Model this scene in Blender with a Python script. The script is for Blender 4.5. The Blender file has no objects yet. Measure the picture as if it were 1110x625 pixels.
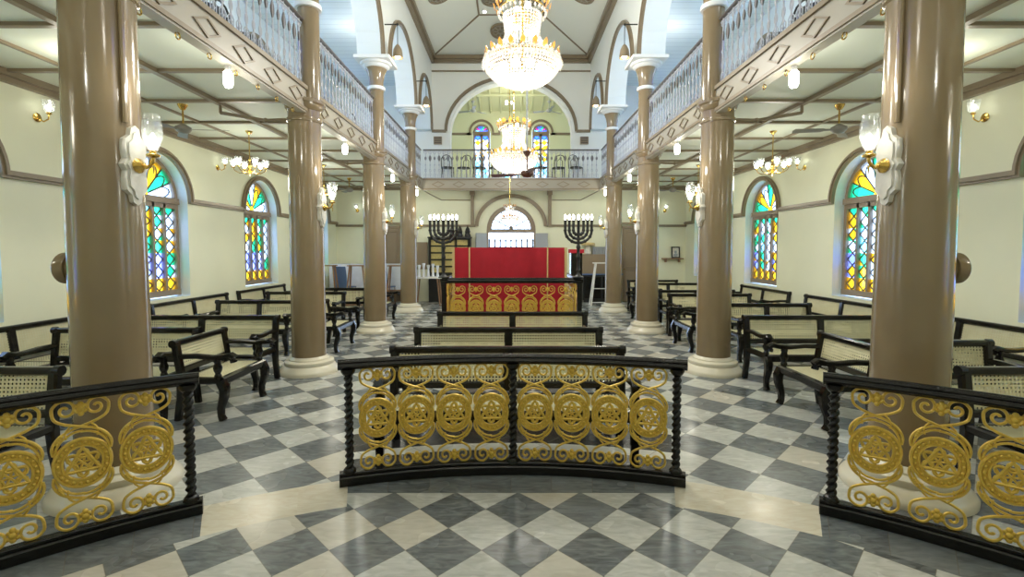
import bpy, math, random
from mathutils import Vector, Matrix
random.seed(7)
PI = math.pi
C = bpy.context.scene.collection
sin, cos = math.sin, math.cos

# ------------------------------------------------------------------ mesh builder
class MB:
    def __init__(s): s.v = []; s.f = []; s.m = []
    def add(s, vs, fs, mi=0):
        b = len(s.v); s.v += [tuple(p) for p in vs]
        for f in fs: s.f.append(tuple(b + i for i in f)); s.m.append(mi)
        return s
    def box(s, x0, x1, y0, y1, z0, z1, mi=0):
        vs = [(x, y, z) for z in (z0, z1) for y in (y0, y1) for x in (x0, x1)]
        return s.add(vs, [(0,2,3,1),(4,5,7,6),(0,1,5,4),(2,6,7,3),(0,4,6,2),(1,3,7,5)], mi)
    def loft(s, rings, mi=0, caps=True, closed=False):
        n = len(rings[0]); vs = [p for r in rings for p in r]; fs = []
        m = len(rings)
        for i in range(m if closed else m - 1):
            a = i * n; b = ((i + 1) % m) * n
            for j in range(n):
                k = (j + 1) % n
                fs.append((a + j, a + k, b + k, b + j))
        if caps and not closed:
            fs.append(tuple(reversed(range(n)))); fs.append(tuple(range((m - 1) * n, m * n)))
        return s.add(vs, fs, mi)
    def tube(s, pts, r, seg=6, closed=False, mi=0, caps=True):
        P = [Vector(p) for p in pts]; n = len(P); rings = []
        up = None
        for i in range(n):
            if closed: t = P[(i + 1) % n] - P[i - 1]
            else: t = P[min(i + 1, n - 1)] - P[max(i - 1, 0)]
            t.normalize()
            if up is None:
                up = Vector((0, 0, 1)) if abs(t.z) < .9 else Vector((0, 1, 0))
            sd = t.cross(up)
            if sd.length < 1e-4: sd = t.cross(Vector((1, .1, 0)))
            sd.normalize(); up = sd.cross(t).normalized()
            rr = r[i] if isinstance(r, (list, tuple)) else r
            rings.append([P[i] + sd * rr * cos(2*PI*j/seg) + up * rr * sin(2*PI*j/seg) for j in range(seg)])
        return s.loft(rings, mi, caps, closed)
    def bar(s, p0, p1, w, h, up=(0,0,1), ch=.22, mi=0):
        return s.path([p0, p1], w, h, up, ch, mi)
    def path(s, pts, w, h, up=(0,0,1), ch=.22, mi=0, closed=False):
        # sweep of a chamfered rectangle, w across, h along up
        P = [Vector(p) for p in pts]; n = len(P); rings = []; U0 = Vector(up)
        for i in range(n):
            if closed: t = P[(i + 1) % n] - P[i - 1]
            else: t = P[min(i + 1, n - 1)] - P[max(i - 1, 0)]
            t.normalize(); sd = t.cross(U0).normalized(); u = sd.cross(t).normalized()
            a = (w[i] if isinstance(w, (list, tuple)) else w) / 2; b = (h[i] if isinstance(h, (list, tuple)) else h) / 2
            c = min(a, b) * 2 * ch
            q = [(a, b-c), (a-c, b), (-a+c, b), (-a, b-c), (-a, -b+c), (-a+c, -b), (a-c, -b), (a, -b+c)] if ch > 0 else [(a,b),(-a,b),(-a,-b),(a,-b)]
            rings.append([P[i] + sd * x + u * y for x, y in q])
        return s.loft(rings, mi, True, closed)
    def lathe(s, prof, seg=24, c=(0,0,0), mi=0, fn=None):
        rings = []
        for r, z in prof:
            rings.append([Vector((c[0] + max(r, 1e-4)*(fn(2*PI*j/seg, z) if fn else 1)*cos(2*PI*j/seg), c[1] + max(r, 1e-4)*(fn(2*PI*j/seg, z) if fn else 1)*sin(2*PI*j/seg), c[2] + z)) for j in range(seg)])
        return s.loft(rings, mi)
    def ball(s, c, r, seg=8, rg=5, sx=1, sy=1, sz=1, mi=0):
        rings = []
        for i in range(rg + 1):
            a = PI * i / rg - PI/2; q = max(cos(a), .02) * r
            rings.append([Vector((c[0]+q*cos(2*PI*j/seg)*sx, c[1]+q*sin(2*PI*j/seg)*sy, c[2]+r*sin(a)*sz)) for j in range(seg)])
        return s.loft(rings, mi)
    def octa(s, c, r, h=None, mi=0):
        h = h or r; x, y, z = c
        return s.add([(x+r,y,z),(x,y+r,z),(x-r,y,z),(x,y-r,z),(x,y,z+h),(x,y,z-h)],
            [(0,1,4),(1,2,4),(2,3,4),(3,0,4),(1,0,5),(2,1,5),(3,2,5),(0,3,5)], mi)
    def prism(s, poly, mp, d0, d1, mi=0):
        # poly of (a,b), mp(a,b,d)->xyz
        n = len(poly)
        vs = [mp(a, b, d0) for a, b in poly] + [mp(a, b, d1) for a, b in poly]
        fs = [tuple(reversed(range(n))), tuple(range(n, 2*n))] + [(i, (i+1) % n, (i+1) % n + n, i + n) for i in range(n)]
        return s.add(vs, fs, mi)
    def band(s, inner, outer, mp, d0, d1, mi=0):
        # solid strip between two 2-D polylines
        rings = [[mp(*i, d0), mp(*o, d0), mp(*o, d1), mp(*i, d1)] for i, o in zip(inner, outer)]
        return s.loft(rings, mi)
    def xf(s, M):
        s.v = [tuple(M @ Vector(p)) for p in s.v]; return s
    def merge(s, o, mi=0):
        b = len(s.v); s.v += o.v; s.f += [tuple(b+i for i in f) for f in o.f]; s.m += [m + mi for m in o.m]; return s
    def obj(s, name, mats, parent=None, angle=38):
        me = bpy.data.meshes.new(name); me.from_pydata(s.v, [], s.f)
        if not isinstance(mats, (list, tuple)): mats = [mats]
        for m in mats: me.materials.append(m)
        me.polygons.foreach_set('material_index', s.m)
        me.polygons.foreach_set('use_smooth', [True]*len(s.f))
        me.update()
        me.set_sharp_from_angle(angle=math.radians(angle))
        o = bpy.data.objects.new(name, me); C.objects.link(o)
        if parent: o.parent = parent
        return o

def struct(name, mb, mat):
    o = mb.obj(name, mat); o['kind'] = 'structure'; return o
def thing(name, label, cat, loc=(0,0,0), rz=0, group=None):
    o = bpy.data.objects.new(name, None); C.objects.link(o); o.empty_display_size = .1
    o.location = loc; o.rotation_euler = (0, 0, rz); o['label'] = label; o['category'] = cat
    if group: o['group'] = group
    return o
def tag(o, label, cat, group=None):
    o['label'] = label; o['category'] = cat
    if group: o['group'] = group
    return o
def kids(o): return list(o.children)
def copy_tree(o, parent=None):
    c = o.copy(); C.objects.link(c)
    if parent: c.parent = parent
    for ch in kids(o): copy_tree(ch, c)
    return c
bpy.context.view_layer.update()
used = {}
def place(key, make, loc, rz, label, group=None):
    if key not in used:
        o = make(); used[key] = o
        bpy.context.view_layer.update()
    else: o = copy_tree(used[key])
    o.location = loc; o.rotation_euler = (0, 0, rz); o['label'] = label
    if group: o['group'] = group
    return o

# ------------------------------------------------------------------ materials
def newmat(name):
    m = bpy.data.materials.new(name); m.use_nodes = True
    nt = m.node_tree; return m, nt, nt.nodes['Principled BSDF']
def mat(name, col, rough=.5, metal=0, spec=.5, noise=0, nscale=6, bump=0, bscale=40, coat=0):
    m, nt, p = newmat(name)
    p.inputs['Base Color'].default_value = (*col, 1); p.inputs['Roughness'].default_value = rough
    p.inputs['Metallic'].default_value = metal; p.inputs['Specular IOR Level'].default_value = spec
    if coat: p.inputs['Coat Weight'].default_value = coat; p.inputs['Coat Roughness'].default_value = .08
    tc = nt.nodes.new('ShaderNodeTexCoord')
    if noise:
        n = nt.nodes.new('ShaderNodeTexNoise'); n.inputs['Scale'].default_value = nscale; n.inputs['Detail'].default_value = 5
        nt.links.new(tc.outputs['Object'], n.inputs['Vector'])
        r = nt.nodes.new('ShaderNodeValToRGB')
        r.color_ramp.elements[0].position = .3; r.color_ramp.elements[1].position = .7
        r.color_ramp.elements[0].color = (*[c*(1-noise) for c in col], 1)
        r.color_ramp.elements[1].color = (*[min(1, c*(1+noise)) for c in col], 1)
        nt.links.new(n.outputs['Fac'], r.inputs['Fac']); nt.links.new(r.outputs['Color'], p.inputs['Base Color'])
    if bump:
        n = nt.nodes.new('ShaderNodeTexNoise'); n.inputs['Scale'].default_value = bscale; n.inputs['Detail'].default_value = 3
        nt.links.new(tc.outputs['Object'], n.inputs['Vector'])
        b = nt.nodes.new('ShaderNodeBump'); b.inputs['Strength'].default_value = bump; b.inputs['Distance'].default_value = .01
        nt.links.new(n.outputs['Fac'], b.inputs['Height']); nt.links.new(b.outputs['Normal'], p.inputs['Normal'])
    return m
def emit(name, col, st):
    m, nt, p = newmat(name)
    p.inputs['Base Color'].default_value = (*col, 1)
    p.inputs['Emission Color'].default_value = (*col, 1); p.inputs['Emission Strength'].default_value = st
    return m
def glassy(name, col, gl=.12, tr=0.0, rough=.05):
    # thin coloured glass: coloured see-through, some scatter, some gloss
    m = bpy.data.materials.new(name); m.use_nodes = True; nt = m.node_tree; nt.nodes.clear()
    out = nt.nodes.new('ShaderNodeOutputMaterial'); t = nt.nodes.new('ShaderNodeBsdfTransparent'); t.inputs[0].default_value = (*col, 1)
    g = nt.nodes.new('ShaderNodeBsdfGlossy'); g.inputs['Roughness'].default_value = rough
    tl = nt.nodes.new('ShaderNodeBsdfTranslucent'); tl.inputs[0].default_value = (*col, 1)
    m1 = nt.nodes.new('ShaderNodeMixShader'); m1.inputs[0].default_value = tr
    m2 = nt.nodes.new('ShaderNodeMixShader'); m2.inputs[0].default_value = gl
    nt.links.new(t.outputs[0], m1.inputs[1]); nt.links.new(tl.outputs[0], m1.inputs[2])
    nt.links.new(m1.outputs[0], m2.inputs[1]); nt.links.new(g.outputs[0], m2.inputs[2]); nt.links.new(m2.outputs[0], out.inputs[0])
    return m

M = {}
M['wall'] = mat('cream_wall_paint', (.78, .79, .60), .55, noise=.03, nscale=1.2, bump=.05, bscale=8)
M['reveal'] = mat('daylight_tinted_reveal_paint', (.72, .83, .92), .45)  # blue daylight at the windows put into the reveal colour
M['upwall'] = mat('pale_upper_wall_paint', (.84, .86, .82), .5, noise=.02, nscale=1.2)
M['vest'] = mat('yellow_green_paint', (.74, .76, .50), .6)
M['aceil'] = mat('aisle_ceiling_board', (.72, .76, .64), .55, noise=.03, nscale=.8)
M['nceil'] = mat('nave_ceiling_paint', (.82, .84, .76), .5)
M['bluew'] = mat('pale_blue_paint', (.72, .79, .83), .55)
M['trim'] = mat('taupe_trim_paint', (.235, .185, .12), .35, noise=.06, bump=.05)
M['fascia'] = mat('fascia_paint', (.36, .33, .265), .35)
M['col'] = mat('glossy_taupe_column_paint', (.245, .185, .108), .17, noise=.05, nscale=3, bump=.12, bscale=5, coat=.35)
M['base'] = mat('cream_plinth_paint', (.72, .68, .55), .25)
M['cap'] = mat('white_capital_paint', (.80, .82, .82), .35)
M['wood'] = mat('black_lacquered_wood', (.007, .0065, .006), .2, spec=.35, noise=.4, nscale=14, bump=.1, bscale=20, coat=.15)
M['rail'] = mat('black_enamel_carved_rail', (.005, .005, .005), .26, spec=.35, bump=.35, bscale=60, coat=.05)
M['gold'] = mat('gold_painted_iron', (.74, .51, .09), .36, metal=.35, noise=.12, nscale=40, bump=.25, bscale=90)
M['brass'] = mat('polished_brass', (.75, .50, .14), .2, metal=1)
M['red'] = mat('crimson_velvet', (.40, .008, .022), .8, noise=.12, nscale=5, bump=.2, bscale=120)
M['gtape'] = mat('gold_braid', (.62, .48, .22), .6, bump=.3, bscale=150)
M['marble'] = mat('veined_marble', (.68, .66, .60), .2, noise=.14, nscale=12)
M['iron'] = mat('silver_painted_iron', (.44, .45, .50), .3, noise=.08, nscale=20)
M['dkrail'] = mat('dark_handrail', (.10, .085, .08), .3)
M['frame'] = mat('taupe_window_joinery', (.27, .21, .15), .4)
M['lead'] = mat('dark_lead_came', (.10, .09, .08), .5)
M['black'] = mat('matt_black_metal', (.014, .015, .015), .4, bump=.1)
M['door'] = mat('brown_door_paint', (.27, .205, .135), .4)
M['gdoor'] = mat('grey_door_paint', (.34, .37, .40), .4)
M['white'] = mat('white_paint', (.82, .82, .80), .4)
M['cloth'] = mat('white_table_linen', (.72, .76, .82), .8, noise=.05)
M['pine'] = mat('brown_timber', (.28, .16, .085), .45, noise=.15)
M['bluefab'] = mat('blue_chair_fabric', (.10, .17, .34), .7)
M['ybook'] = mat('yellow_book_spines', (.62, .52, .20), .6, noise=.2, nscale=30)
M['fanm'] = mat('grey_fan_enamel', (.26, .25, .22), .4)
M['fanw'] = mat('white_fan_enamel', (.40, .43, .42), .4)
M['fanb'] = mat('brown_fan_blade', (.10, .045, .03), .4)
M['stone'] = mat('pale_outdoor_paving', (.70, .70, .68), .8)
M['bulb'] = emit('glowing_bulb', (1, .97, .88), 14)
M['tubeb'] = emit('glowing_white_lamp', (1, 1, .93), 10)
M['warmb'] = emit('glowing_warm_bulb', (1, .80, .45), 12)
M['glass'] = glassy('clear_shade_glass', (.93, .95, .94), .10, .12)
M['crystal'] = glassy('cut_crystal', (1, .98, .95), .22, .85, .15)
M['amber'] = glassy('amber_crystal', (1, .64, .22), .25, .55, .12)
M['cbulb'] = emit('chandelier_bulb', (1, .97, .9), 6)
M['gg'] = glassy('green_pane', (.02, .52, .20), .06, .25)
M['gy'] = glassy('amber_pane', (.88, .40, .012), .06, .25)
M['gw'] = glassy('clear_white_pane', (.80, .86, .95), .06, .3)
M['gb'] = glassy('violet_blue_pane', (.30, .34, .98), .06, .25)
M['gt'] = glassy('turquoise_pane', (.25, .80, .90), .06, .25)
M['gr'] = glassy('crimson_pane', (.85, .03, .30), .06, .25)
M['gdb'] = glassy('deep_blue_pane', (.05, .16, .90), .06, .25)
M['milk'] = glassy('milky_pane', (.90, .94, 1.0), .05, .35)

class E:  # tiny math node expression helper
    def __init__(s, nt): s.nt = nt
    def m(s, op, a, b=None, c=None):
        n = s.nt.nodes.new('ShaderNodeMath'); n.operation = op
        for i, x in enumerate((a, b, c)):
            if x is None: continue
            if isinstance(x, (int, float)): n.inputs[i].default_value = x
            else: s.nt.links.new(x, n.inputs[i])
        return n.outputs[0]
    def mixf(s, f, a, b):  # a + f*(b-a)
        return s.m('ADD', s.m('MULTIPLY', a, s.m('SUBTRACT', 1.0, f)), s.m('MULTIPLY', b, f))
    def mixc(s, f, a, b, mode='MIX'):
        n = s.nt.nodes.new('ShaderNodeMix'); n.data_type = 'RGBA'; n.blend_type = mode
        for i, x in ((0, f), (6, a), (7, b)):
            if isinstance(x, (int, float)): n.inputs[i].default_value = x
            elif isinstance(x, tuple): n.inputs[i].default_value = (*x, 1)
            else: s.nt.links.new(x, n.inputs[i])
        return n.outputs[2]

def floor_material():
    m, nt, p = newmat('checkered_marble_floor'); e = E(nt); mm = e.m
    geo = nt.nodes.new('ShaderNodeNewGeometry'); sp = nt.nodes.new('ShaderNodeSeparateXYZ'); nt.links.new(geo.outputs['Position'], sp.inputs[0])
    X, Y = sp.outputs[0], sp.outputs[1]
    def grid(x0, y0, s):
        dx = mm('SUBTRACT', X, x0); dy = mm('SUBTRACT', Y, y0); k = 1/(s*math.sqrt(2))
        return mm('MULTIPLY', mm('ADD', dx, dy), k), mm('MULTIPLY', mm('SUBTRACT', dx, dy), k)
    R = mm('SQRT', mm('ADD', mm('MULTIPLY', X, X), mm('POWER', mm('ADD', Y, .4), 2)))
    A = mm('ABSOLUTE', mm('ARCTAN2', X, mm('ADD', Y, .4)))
    u1, v1 = grid(.2655-.2160, 2.849, .3055)      # light tile centred on the first cell
    uL, vL = grid(-1.911+.271, 4.031+.271, .383)
    uR, vR = grid(2.157, 4.36, .383)
    right = mm('GREATER_THAN', X, 0.0)
    uO = e.mixf(right, uL, uR); vO = e.mixf(right, vL, vR)
    mid = mm('LESS_THAN', A, .302)
    inn = mm('MULTIPLY', mm('LESS_THAN', R, e.mixf(mid, 3.66, 3.9)), mm('LESS_THAN', Y, 3.272))
    band = mm('MULTIPLY', mm('SUBTRACT', 1.0, inn), mm('LESS_THAN', R, 4.05))
    mat_ = mm('MULTIPLY', mid, mm('MULTIPLY', mm('GREATER_THAN', R, 4.05), mm('LESS_THAN', R, 4.95)))  # dark curved band on the floor behind the central rail
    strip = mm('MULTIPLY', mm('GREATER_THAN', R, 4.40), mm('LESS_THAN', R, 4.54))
    u = e.mixf(inn, uO, u1); v = e.mixf(inn, vO, v1)
    # slabs of the curved band
    ub = mm('MULTIPLY', A, 13.0)
    u = e.mixf(band, u, ub); v = e.mixf(band, v, mm('MULTIPLY', right, 7.0))
    fu, fv = mm('FLOOR', u), mm('FLOOR', v)
    par = mm('MODULO', mm('ABSOLUTE', mm('ADD', fu, fv)), 2.0)          # 0 light, 1 dark for the inner grid
    outer = mm('SUBTRACT', 1.0, inn)
    cx = nt.nodes.new('ShaderNodeCombineXYZ'); nt.links.new(fu, cx.inputs[0]); nt.links.new(fv, cx.inputs[1]); nt.links.new(inn, cx.inputs[2])
    wn = nt.nodes.new('ShaderNodeTexWhiteNoise'); wn.noise_dimensions = '3D'; nt.links.new(cx.outputs[0], wn.inputs[0])
    rnd = wn.outputs[0]
    gap = mm('MULTIPLY', mm('GREATER_THAN', A, .302), mm('LESS_THAN', A, .528))
    dark = e.mixf(band, par, mm('SUBTRACT', 1.0, gap))
    # marble veining, shifted per tile
    off = nt.nodes.new('ShaderNodeVectorMath'); off.operation = 'MULTIPLY_ADD'
    nt.links.new(wn.outputs[1], off.inputs[0]); off.inputs[1].default_value = (9, 9, 9); nt.links.new(geo.outputs['Position'], off.inputs[2])
    n1 = nt.nodes.new('ShaderNodeTexNoise'); n1.inputs['Scale'].default_value = 7; n1.inputs['Detail'].default_value = 7; n1.inputs['Distortion'].default_value = 1.2
    mp = nt.nodes.new('ShaderNodeMapping'); mp.inputs['Rotation'].default_value = (0, 0, .6); mp.inputs['Scale'].default_value = (1, 3.2, 1)
    nt.links.new(off.outputs[0], mp.inputs[0]); nt.links.new(mp.outputs[0], n1.inputs['Vector'])
    f = mm('MULTIPLY_ADD', n1.outputs['Fac'], 2.4, -.7); f = mm('MINIMUM', mm('MAXIMUM', f, 0.0), 1.0)
    lt = e.mixc(f, (.40, .41, .385), (.59, .60, .57))
    dk = e.mixc(f, (.05, .058, .063), (.19, .215, .23))
    lt = e.mixc(mm('MULTIPLY', mm('GREATER_THAN', rnd, .82), .45), lt, (.56, .50, .39))
    dk = e.mixc(mm('MULTIPLY', rnd, .5), dk, (.24, .26, .27))
    lt = e.mixc(band, lt, e.mixc(f, (.56, .50, .38), (.68, .65, .55)))
    col = e.mixc(dark, lt, dk)
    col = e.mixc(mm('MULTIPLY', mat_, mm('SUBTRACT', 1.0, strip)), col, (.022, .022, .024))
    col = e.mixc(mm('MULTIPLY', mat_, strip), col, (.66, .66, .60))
    # joints
    fr = lambda t: mm('ABSOLUTE', mm('SUBTRACT', mm('FRACT', t), .5))
    j = mm('GREATER_THAN', mm('MAXIMUM', fr(u), mm('MULTIPLY', fr(v), mm('SUBTRACT', 1.0, band))), .4925)
    col = e.mixc(mm('MULTIPLY', mm('MULTIPLY', j, .6), mm('SUBTRACT', 1.0, mm('MULTIPLY', band, gap))), col, (.16, .14, .11))
    nt.links.new(col, p.inputs['Base Color'])
    n2 = nt.nodes.new('ShaderNodeTexNoise'); n2.inputs['Scale'].default_value = 3; nt.links.new(geo.outputs['Position'], n2.inputs['Vector'])
    nt.links.new(mm('MULTIPLY_ADD', n2.outputs['Fac'], .25, .12), p.inputs['Roughness'])
    return m
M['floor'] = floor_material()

def cane_material(name, ax, k=PI/.029):
    # woven cane: cream strands with real see-through holes
    m, nt, p = newmat(name); e = E(nt); mm = e.m
    tc = nt.nodes.new('ShaderNodeTexCoord'); sp = nt.nodes.new('ShaderNodeSeparateXYZ'); nt.links.new(tc.outputs['Object'], sp.inputs[0])
    a, b = sp.outputs[ax[0]], sp.outputs[ax[1]]
    h = mm('MULTIPLY', mm('ABSOLUTE', mm('SINE', mm('MULTIPLY', a, k))), mm('ABSOLUTE', mm('SINE', mm('MULTIPLY', b, k))))
    hole = mm('GREATER_THAN', h, .60)
    n = nt.nodes.new('ShaderNodeTexNoise'); n.inputs['Scale'].default_value = 14; nt.links.new(tc.outputs['Object'], n.inputs['Vector'])
    c = e.mixc(n.outputs['Fac'], (.66, .62, .38), (.84, .80, .56))
    nt.links.new(c, p.inputs['Base Color']); p.inputs['Roughness'].default_value = .45
    nt.links.new(mm('SUBTRACT', 1.0, hole), p.inputs['Alpha'])
    return m
M['caneb'] = cane_material('woven_cane_back', (0, 2))
M['canes'] = cane_material('woven_cane_seat', (0, 1))

def plank_mat():
    m, nt, p = newmat('pale_blue_plank_ceiling'); e = E(nt); mm = e.m
    geo = nt.nodes.new('ShaderNodeNewGeometry'); sp = nt.nodes.new('ShaderNodeSeparateXYZ'); nt.links.new(geo.outputs['Position'], sp.inputs[0])
    j = mm('GREATER_THAN', mm('FRACT', mm('MULTIPLY', sp.outputs[1], 4.0)), .95)
    nt.links.new(e.mixc(j, (.72, .78, .78), (.45, .50, .52)), p.inputs['Base Color']); return m
M['plank'] = plank_mat()

# ------------------------------------------------------------------ dimensions (metres)
XW = 5.70          # side walls
YB = 15.70         # end wall
YF = -3.2          # wall behind the camera
ZC = 3.70          # aisle ceiling
ZG = 3.82          # gallery floor
ZU = 6.95          # gallery ceiling
ZN = 7.80          # nave cornice
XC = 2.81
CY = [3.35, 6.62, 9.90, 13.16]
ARCY = [-3.2, .1, 3.35, 6.62, 9.90, 13.16, 15.70]
WY = [1.40, 4.64, 7.78, 11.00, 14.24]      # window centres on the side walls

def arc(cx, cz, rx, rz, n=20, a0=PI, a1=0):
    return [(cx + rx*cos(a0+(a1-a0)*i/n), cz + rz*sin(a0+(a1-a0)*i/n)) for i in range(n+1)]

def arch_sheet(mb, s0, s1, z0, z1, ops, mp, depth, mi=0, mi2=0):
    """sheet in (s,z) with arched openings ops=(centre, half, sill, spring, rise); reveals of given depth"""
    def q(a, b, c, d):
        mb.add([mp(*a, 0), mp(*b, 0), mp(*c, 0), mp(*d, 0)], [(0, 1, 2, 3)], mi)
    s = s0
    for c, hw, sill, spr, rise in sorted(ops):
        a, b = c - hw, c + hw
        if a > s + 1e-4: q((s, z0), (a, z0), (a, z1), (s, z1))
        if sill > z0: q((a, z0), (b, z0), (b, sill), (a, sill))
        pts = arc(c, spr, hw, rise)
        for i in range(len(pts)-1):
            p, r = pts[i], pts[i+1]; q(p, r, (r[0], z1), (p[0], z1))
        loop = [(a, sill)] + pts + [(b, sill)]
        if sill > z0: loop = loop + [(a, sill)]
        for i in range(len(loop)-1):
            p, r = loop[i], loop[i+1]
            mb.add([mp(*p, 0), mp(*r, 0), mp(*r, depth), mp(*p, depth)], [(0, 1, 2, 3)], mi2)
        s = b
    if s1 > s + 1e-4: q((s, z0), (s1, z0), (s1, z1), (s, z1))

# ------------------------------------------------------------------ the shell
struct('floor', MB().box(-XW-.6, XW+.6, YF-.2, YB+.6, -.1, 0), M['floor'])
mL = lambda s, z, d: (-XW - d, s, z)
mR = lambda s, z, d: (XW + d, s, z)
mB = lambda s, z, d: (s, YB + d, z)
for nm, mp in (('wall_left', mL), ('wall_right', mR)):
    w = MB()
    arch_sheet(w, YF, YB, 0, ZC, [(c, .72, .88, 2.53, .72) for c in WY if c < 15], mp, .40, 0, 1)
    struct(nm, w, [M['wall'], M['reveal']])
for nm, mp in (('wall_upper_left', mL), ('wall_upper_right', mR)):
    w = MB()
    arch_sheet(w, YF, YB, ZC, ZU, [(c, .60, 4.35, 5.75, .60) for c in WY], mp, .40)
    struct(nm, w, M['bluew'])
# end wall: doorway below, wide arch above
w = MB()
arch_sheet(w, -XW, XW, 0, ZC, [(0, .80, 0, 2.33, .80)], mB, .45)
struct('wall_back', w, M['wall'])
w = MB(); zz = ZC
arch_sheet(w, -XW, XW, ZC, 8.6, [(0, 1.96, ZG, 5.45, 1.62)], mB, .35)
struct('wall_back_upper', w, M['upwall'])
struct('wall_front', MB().box(-XW-.6, XW+.6, YF-.2, YF, 0, 8.6), M['wall'])
# upper room seen through the wide arch
w = MB()
arch_sheet(w, -4, 4, ZG, 8.4, [(x, .34, 4.35, 6.30, .34) for x in (-1.17, 0, 1.17)], lambda s, z, d: (s, 19.2 + d, z), .3)
w.add([(-4, YB+.35, ZG), (-4, 19.2, ZG), (-4, 19.2, 8.4), (-4, YB+.35, 8.4)], [(0,1,2,3)])
w.add([(4, YB+.35, ZG), (4, 19.2, ZG), (4, 19.2, 8.4), (4, YB+.35, 8.4)], [(0,1,2,3)])
struct('wall_vestibule', w, M['vest'])
w = MB().box(-4, 4, YB+.35, 19.6, ZG-.1, ZG); struct('floor_vestibule', w, M['white'])
w = MB()   # boarded sloping ceiling with beams
w.add([(-4, YB, 8.3), (4, YB, 8.3), (4, 19.3, 7.1), (-4, 19.3, 7.1)], [(0,1,2,3)])
for x in [-2.4+.4*i for i in range(13)]: w.bar((x, YB+.4, 8.11), (x, 19.2, 7.08), .05, .07)
for y in (16.9, 18.1): w.box(-4, 4, y-.03, y+.03, 8.3-(y-YB)/3-.14, 8.3-(y-YB)/3-.05)
struct('ceiling_vestibule', w, M['vest'])
w = MB()
w.band([(-1.96, 5.45)] + arc(0, 5.45, 1.96, 1.62, 28) + [(1.96, 5.45)], [(-2.06, 5.45)] + arc(0, 5.45, 2.06, 1.70, 28) + [(2.06, 5.45)], lambda a, b, d: (a, YB - d, b), 0, .03, 1)
w.band(arc(0, 5.50, 2.06, 1.66, 28), arc(0, 5.50, 2.15, 1.75, 28), lambda a, b, d: (a, YB - d, b), 0, .07, 0)
for sx in (-1, 1):
    a, b = sorted((sx*2.10, sx*2.55)); w.box(a, b, YB-.06, YB, 5.46, 5.54)
w.box(-2.55, 2.55, YB-.04, YB, 7.38, 7.42)
struct('trim_1', w, [M['trim'], M['upwall']])
w = MB()
w.box(-4, -1.55, 19.14, 19.2, 6.2, 6.28); w.box(1.55, 4, 19.14, 19.2, 6.2, 6.28)
for x in (-1.17, 0, 1.17):
    w.band(arc(x, 6.30, .42, .42), arc(x, 6.30, .50, .50), lambda a, b, d: (a, 19.2-d, b), 0, .06)
    for sx in (-1, 1): w.box(*sorted((x+sx*.42, x+sx*.585)), 19.14, 19.2, 6.2, 6.28)
struct('trim_2', w, M['trim'])

# side aisle trims: cornice, arches over windows, string course
tn = 3
for sx, mp in ((-1, lambda a, b, d: (-XW + d, a, b)), (1, lambda a, b, d: (XW - d, a, b))):
    w = MB()
    w.box(*sorted((sx*XW, sx*(XW-.12))), YF, YB, ZC-.07, ZC); w.box(*sorted((sx*XW, sx*(XW-.07))), YF, YB, ZC-.13, ZC-.07)
    s = YF
    for c in WY + [99]:
        e = min(c - .70 - .09, YB)
        w.box(*sorted((sx*XW, sx*(XW-.05))), s, e, 2.50, 2.59)
        w.box(*sorted((sx*XW, sx*(XW-.08))), s, e, 2.53, 2.56)
        if c < 50:
            w.band([(c-.73, 2.50)] + arc(c, 2.53, .73, .73, 24) + [(c+.73, 2.50)], [(c-.82, 2.50)] + arc(c, 2.53, .82, .82, 24) + [(c+.82, 2.50)], mp, 0, .06)
            w.band(arc(c, 2.53, .76, .76, 24), arc(c, 2.53, .79, .79, 24), mp, .06, .085)
        s = c + .79
    struct('trim_%d' % tn, w, M['trim']); tn += 1
# end wall string course and mouldings round the doorway
w = MB(); f3 = lambda a, b, d: (a, YB - d, b)
for sx in (-1, 1):
    for a, b in ((1.16, 3.55), (4.25, XW)):
        w.box(*sorted((sx*a, sx*b)), YB-.05, YB, 2.43, 2.50)
        w.box(*sorted((sx*a, sx*b)), YB-.075, YB-.05, 2.45, 2.48)
    w.box(*sorted((sx*3.49, sx*4.31)), YB-.06, YB, 2.50, 2.57)
    w.box(*sorted((sx*1.20, sx*1.30)), YB-.16, YB, 2.43, ZC-.02)
    w.box(*sorted((sx*1.17, sx*1.33)), YB-.20, YB, ZC-.25, ZC-.1)
w.band(arc(0, 2.45, 1.06, .92, 28), arc(0, 2.45, 1.18, 1.04, 28), f3, 0, .07)
w.box(-XW, XW, YB-.1, YB, ZC-.09, ZC)
struct('trim_5', w, M['trim'])

# aisle ceilings with battens
for side, sx in (('left', -1), ('right', 1)):
    struct('ceiling_aisle_' + side, MB().box(*sorted((sx*2.74, sx*(XW+.5))), YF, YB, ZC, ZG), M['aceil'])
struct('ceiling_aisle_back', MB().box(-2.74, 2.74, 14.84, YB+.35, ZC, ZG), M['aceil'])
for sx in (-1, 1):
    w = MB()
    y = -2.2
    while y < YB - .2:
        w.box(*sorted((sx*2.76, sx*(XW-.1))), y-.028, y+.028, ZC-.035, ZC); y += 1.0917
    for x, hw, dz in ((3.95, .035, .05), (4.88, .02, .03)):
        w.box(*sorted((sx*(x-hw), sx*(x+hw))), YF, YB, ZC-dz, ZC)
    struct('trim_%d' % (6 if sx < 0 else 7), w, M['trim'])
w = MB()
for x in (-2.2, -1.1, 0, 1.1, 2.2): w.box(x-.02, x+.02, 14.84, YB-.1, ZC-.03, ZC)
struct('trim_8', w, M['trim'])

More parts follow.
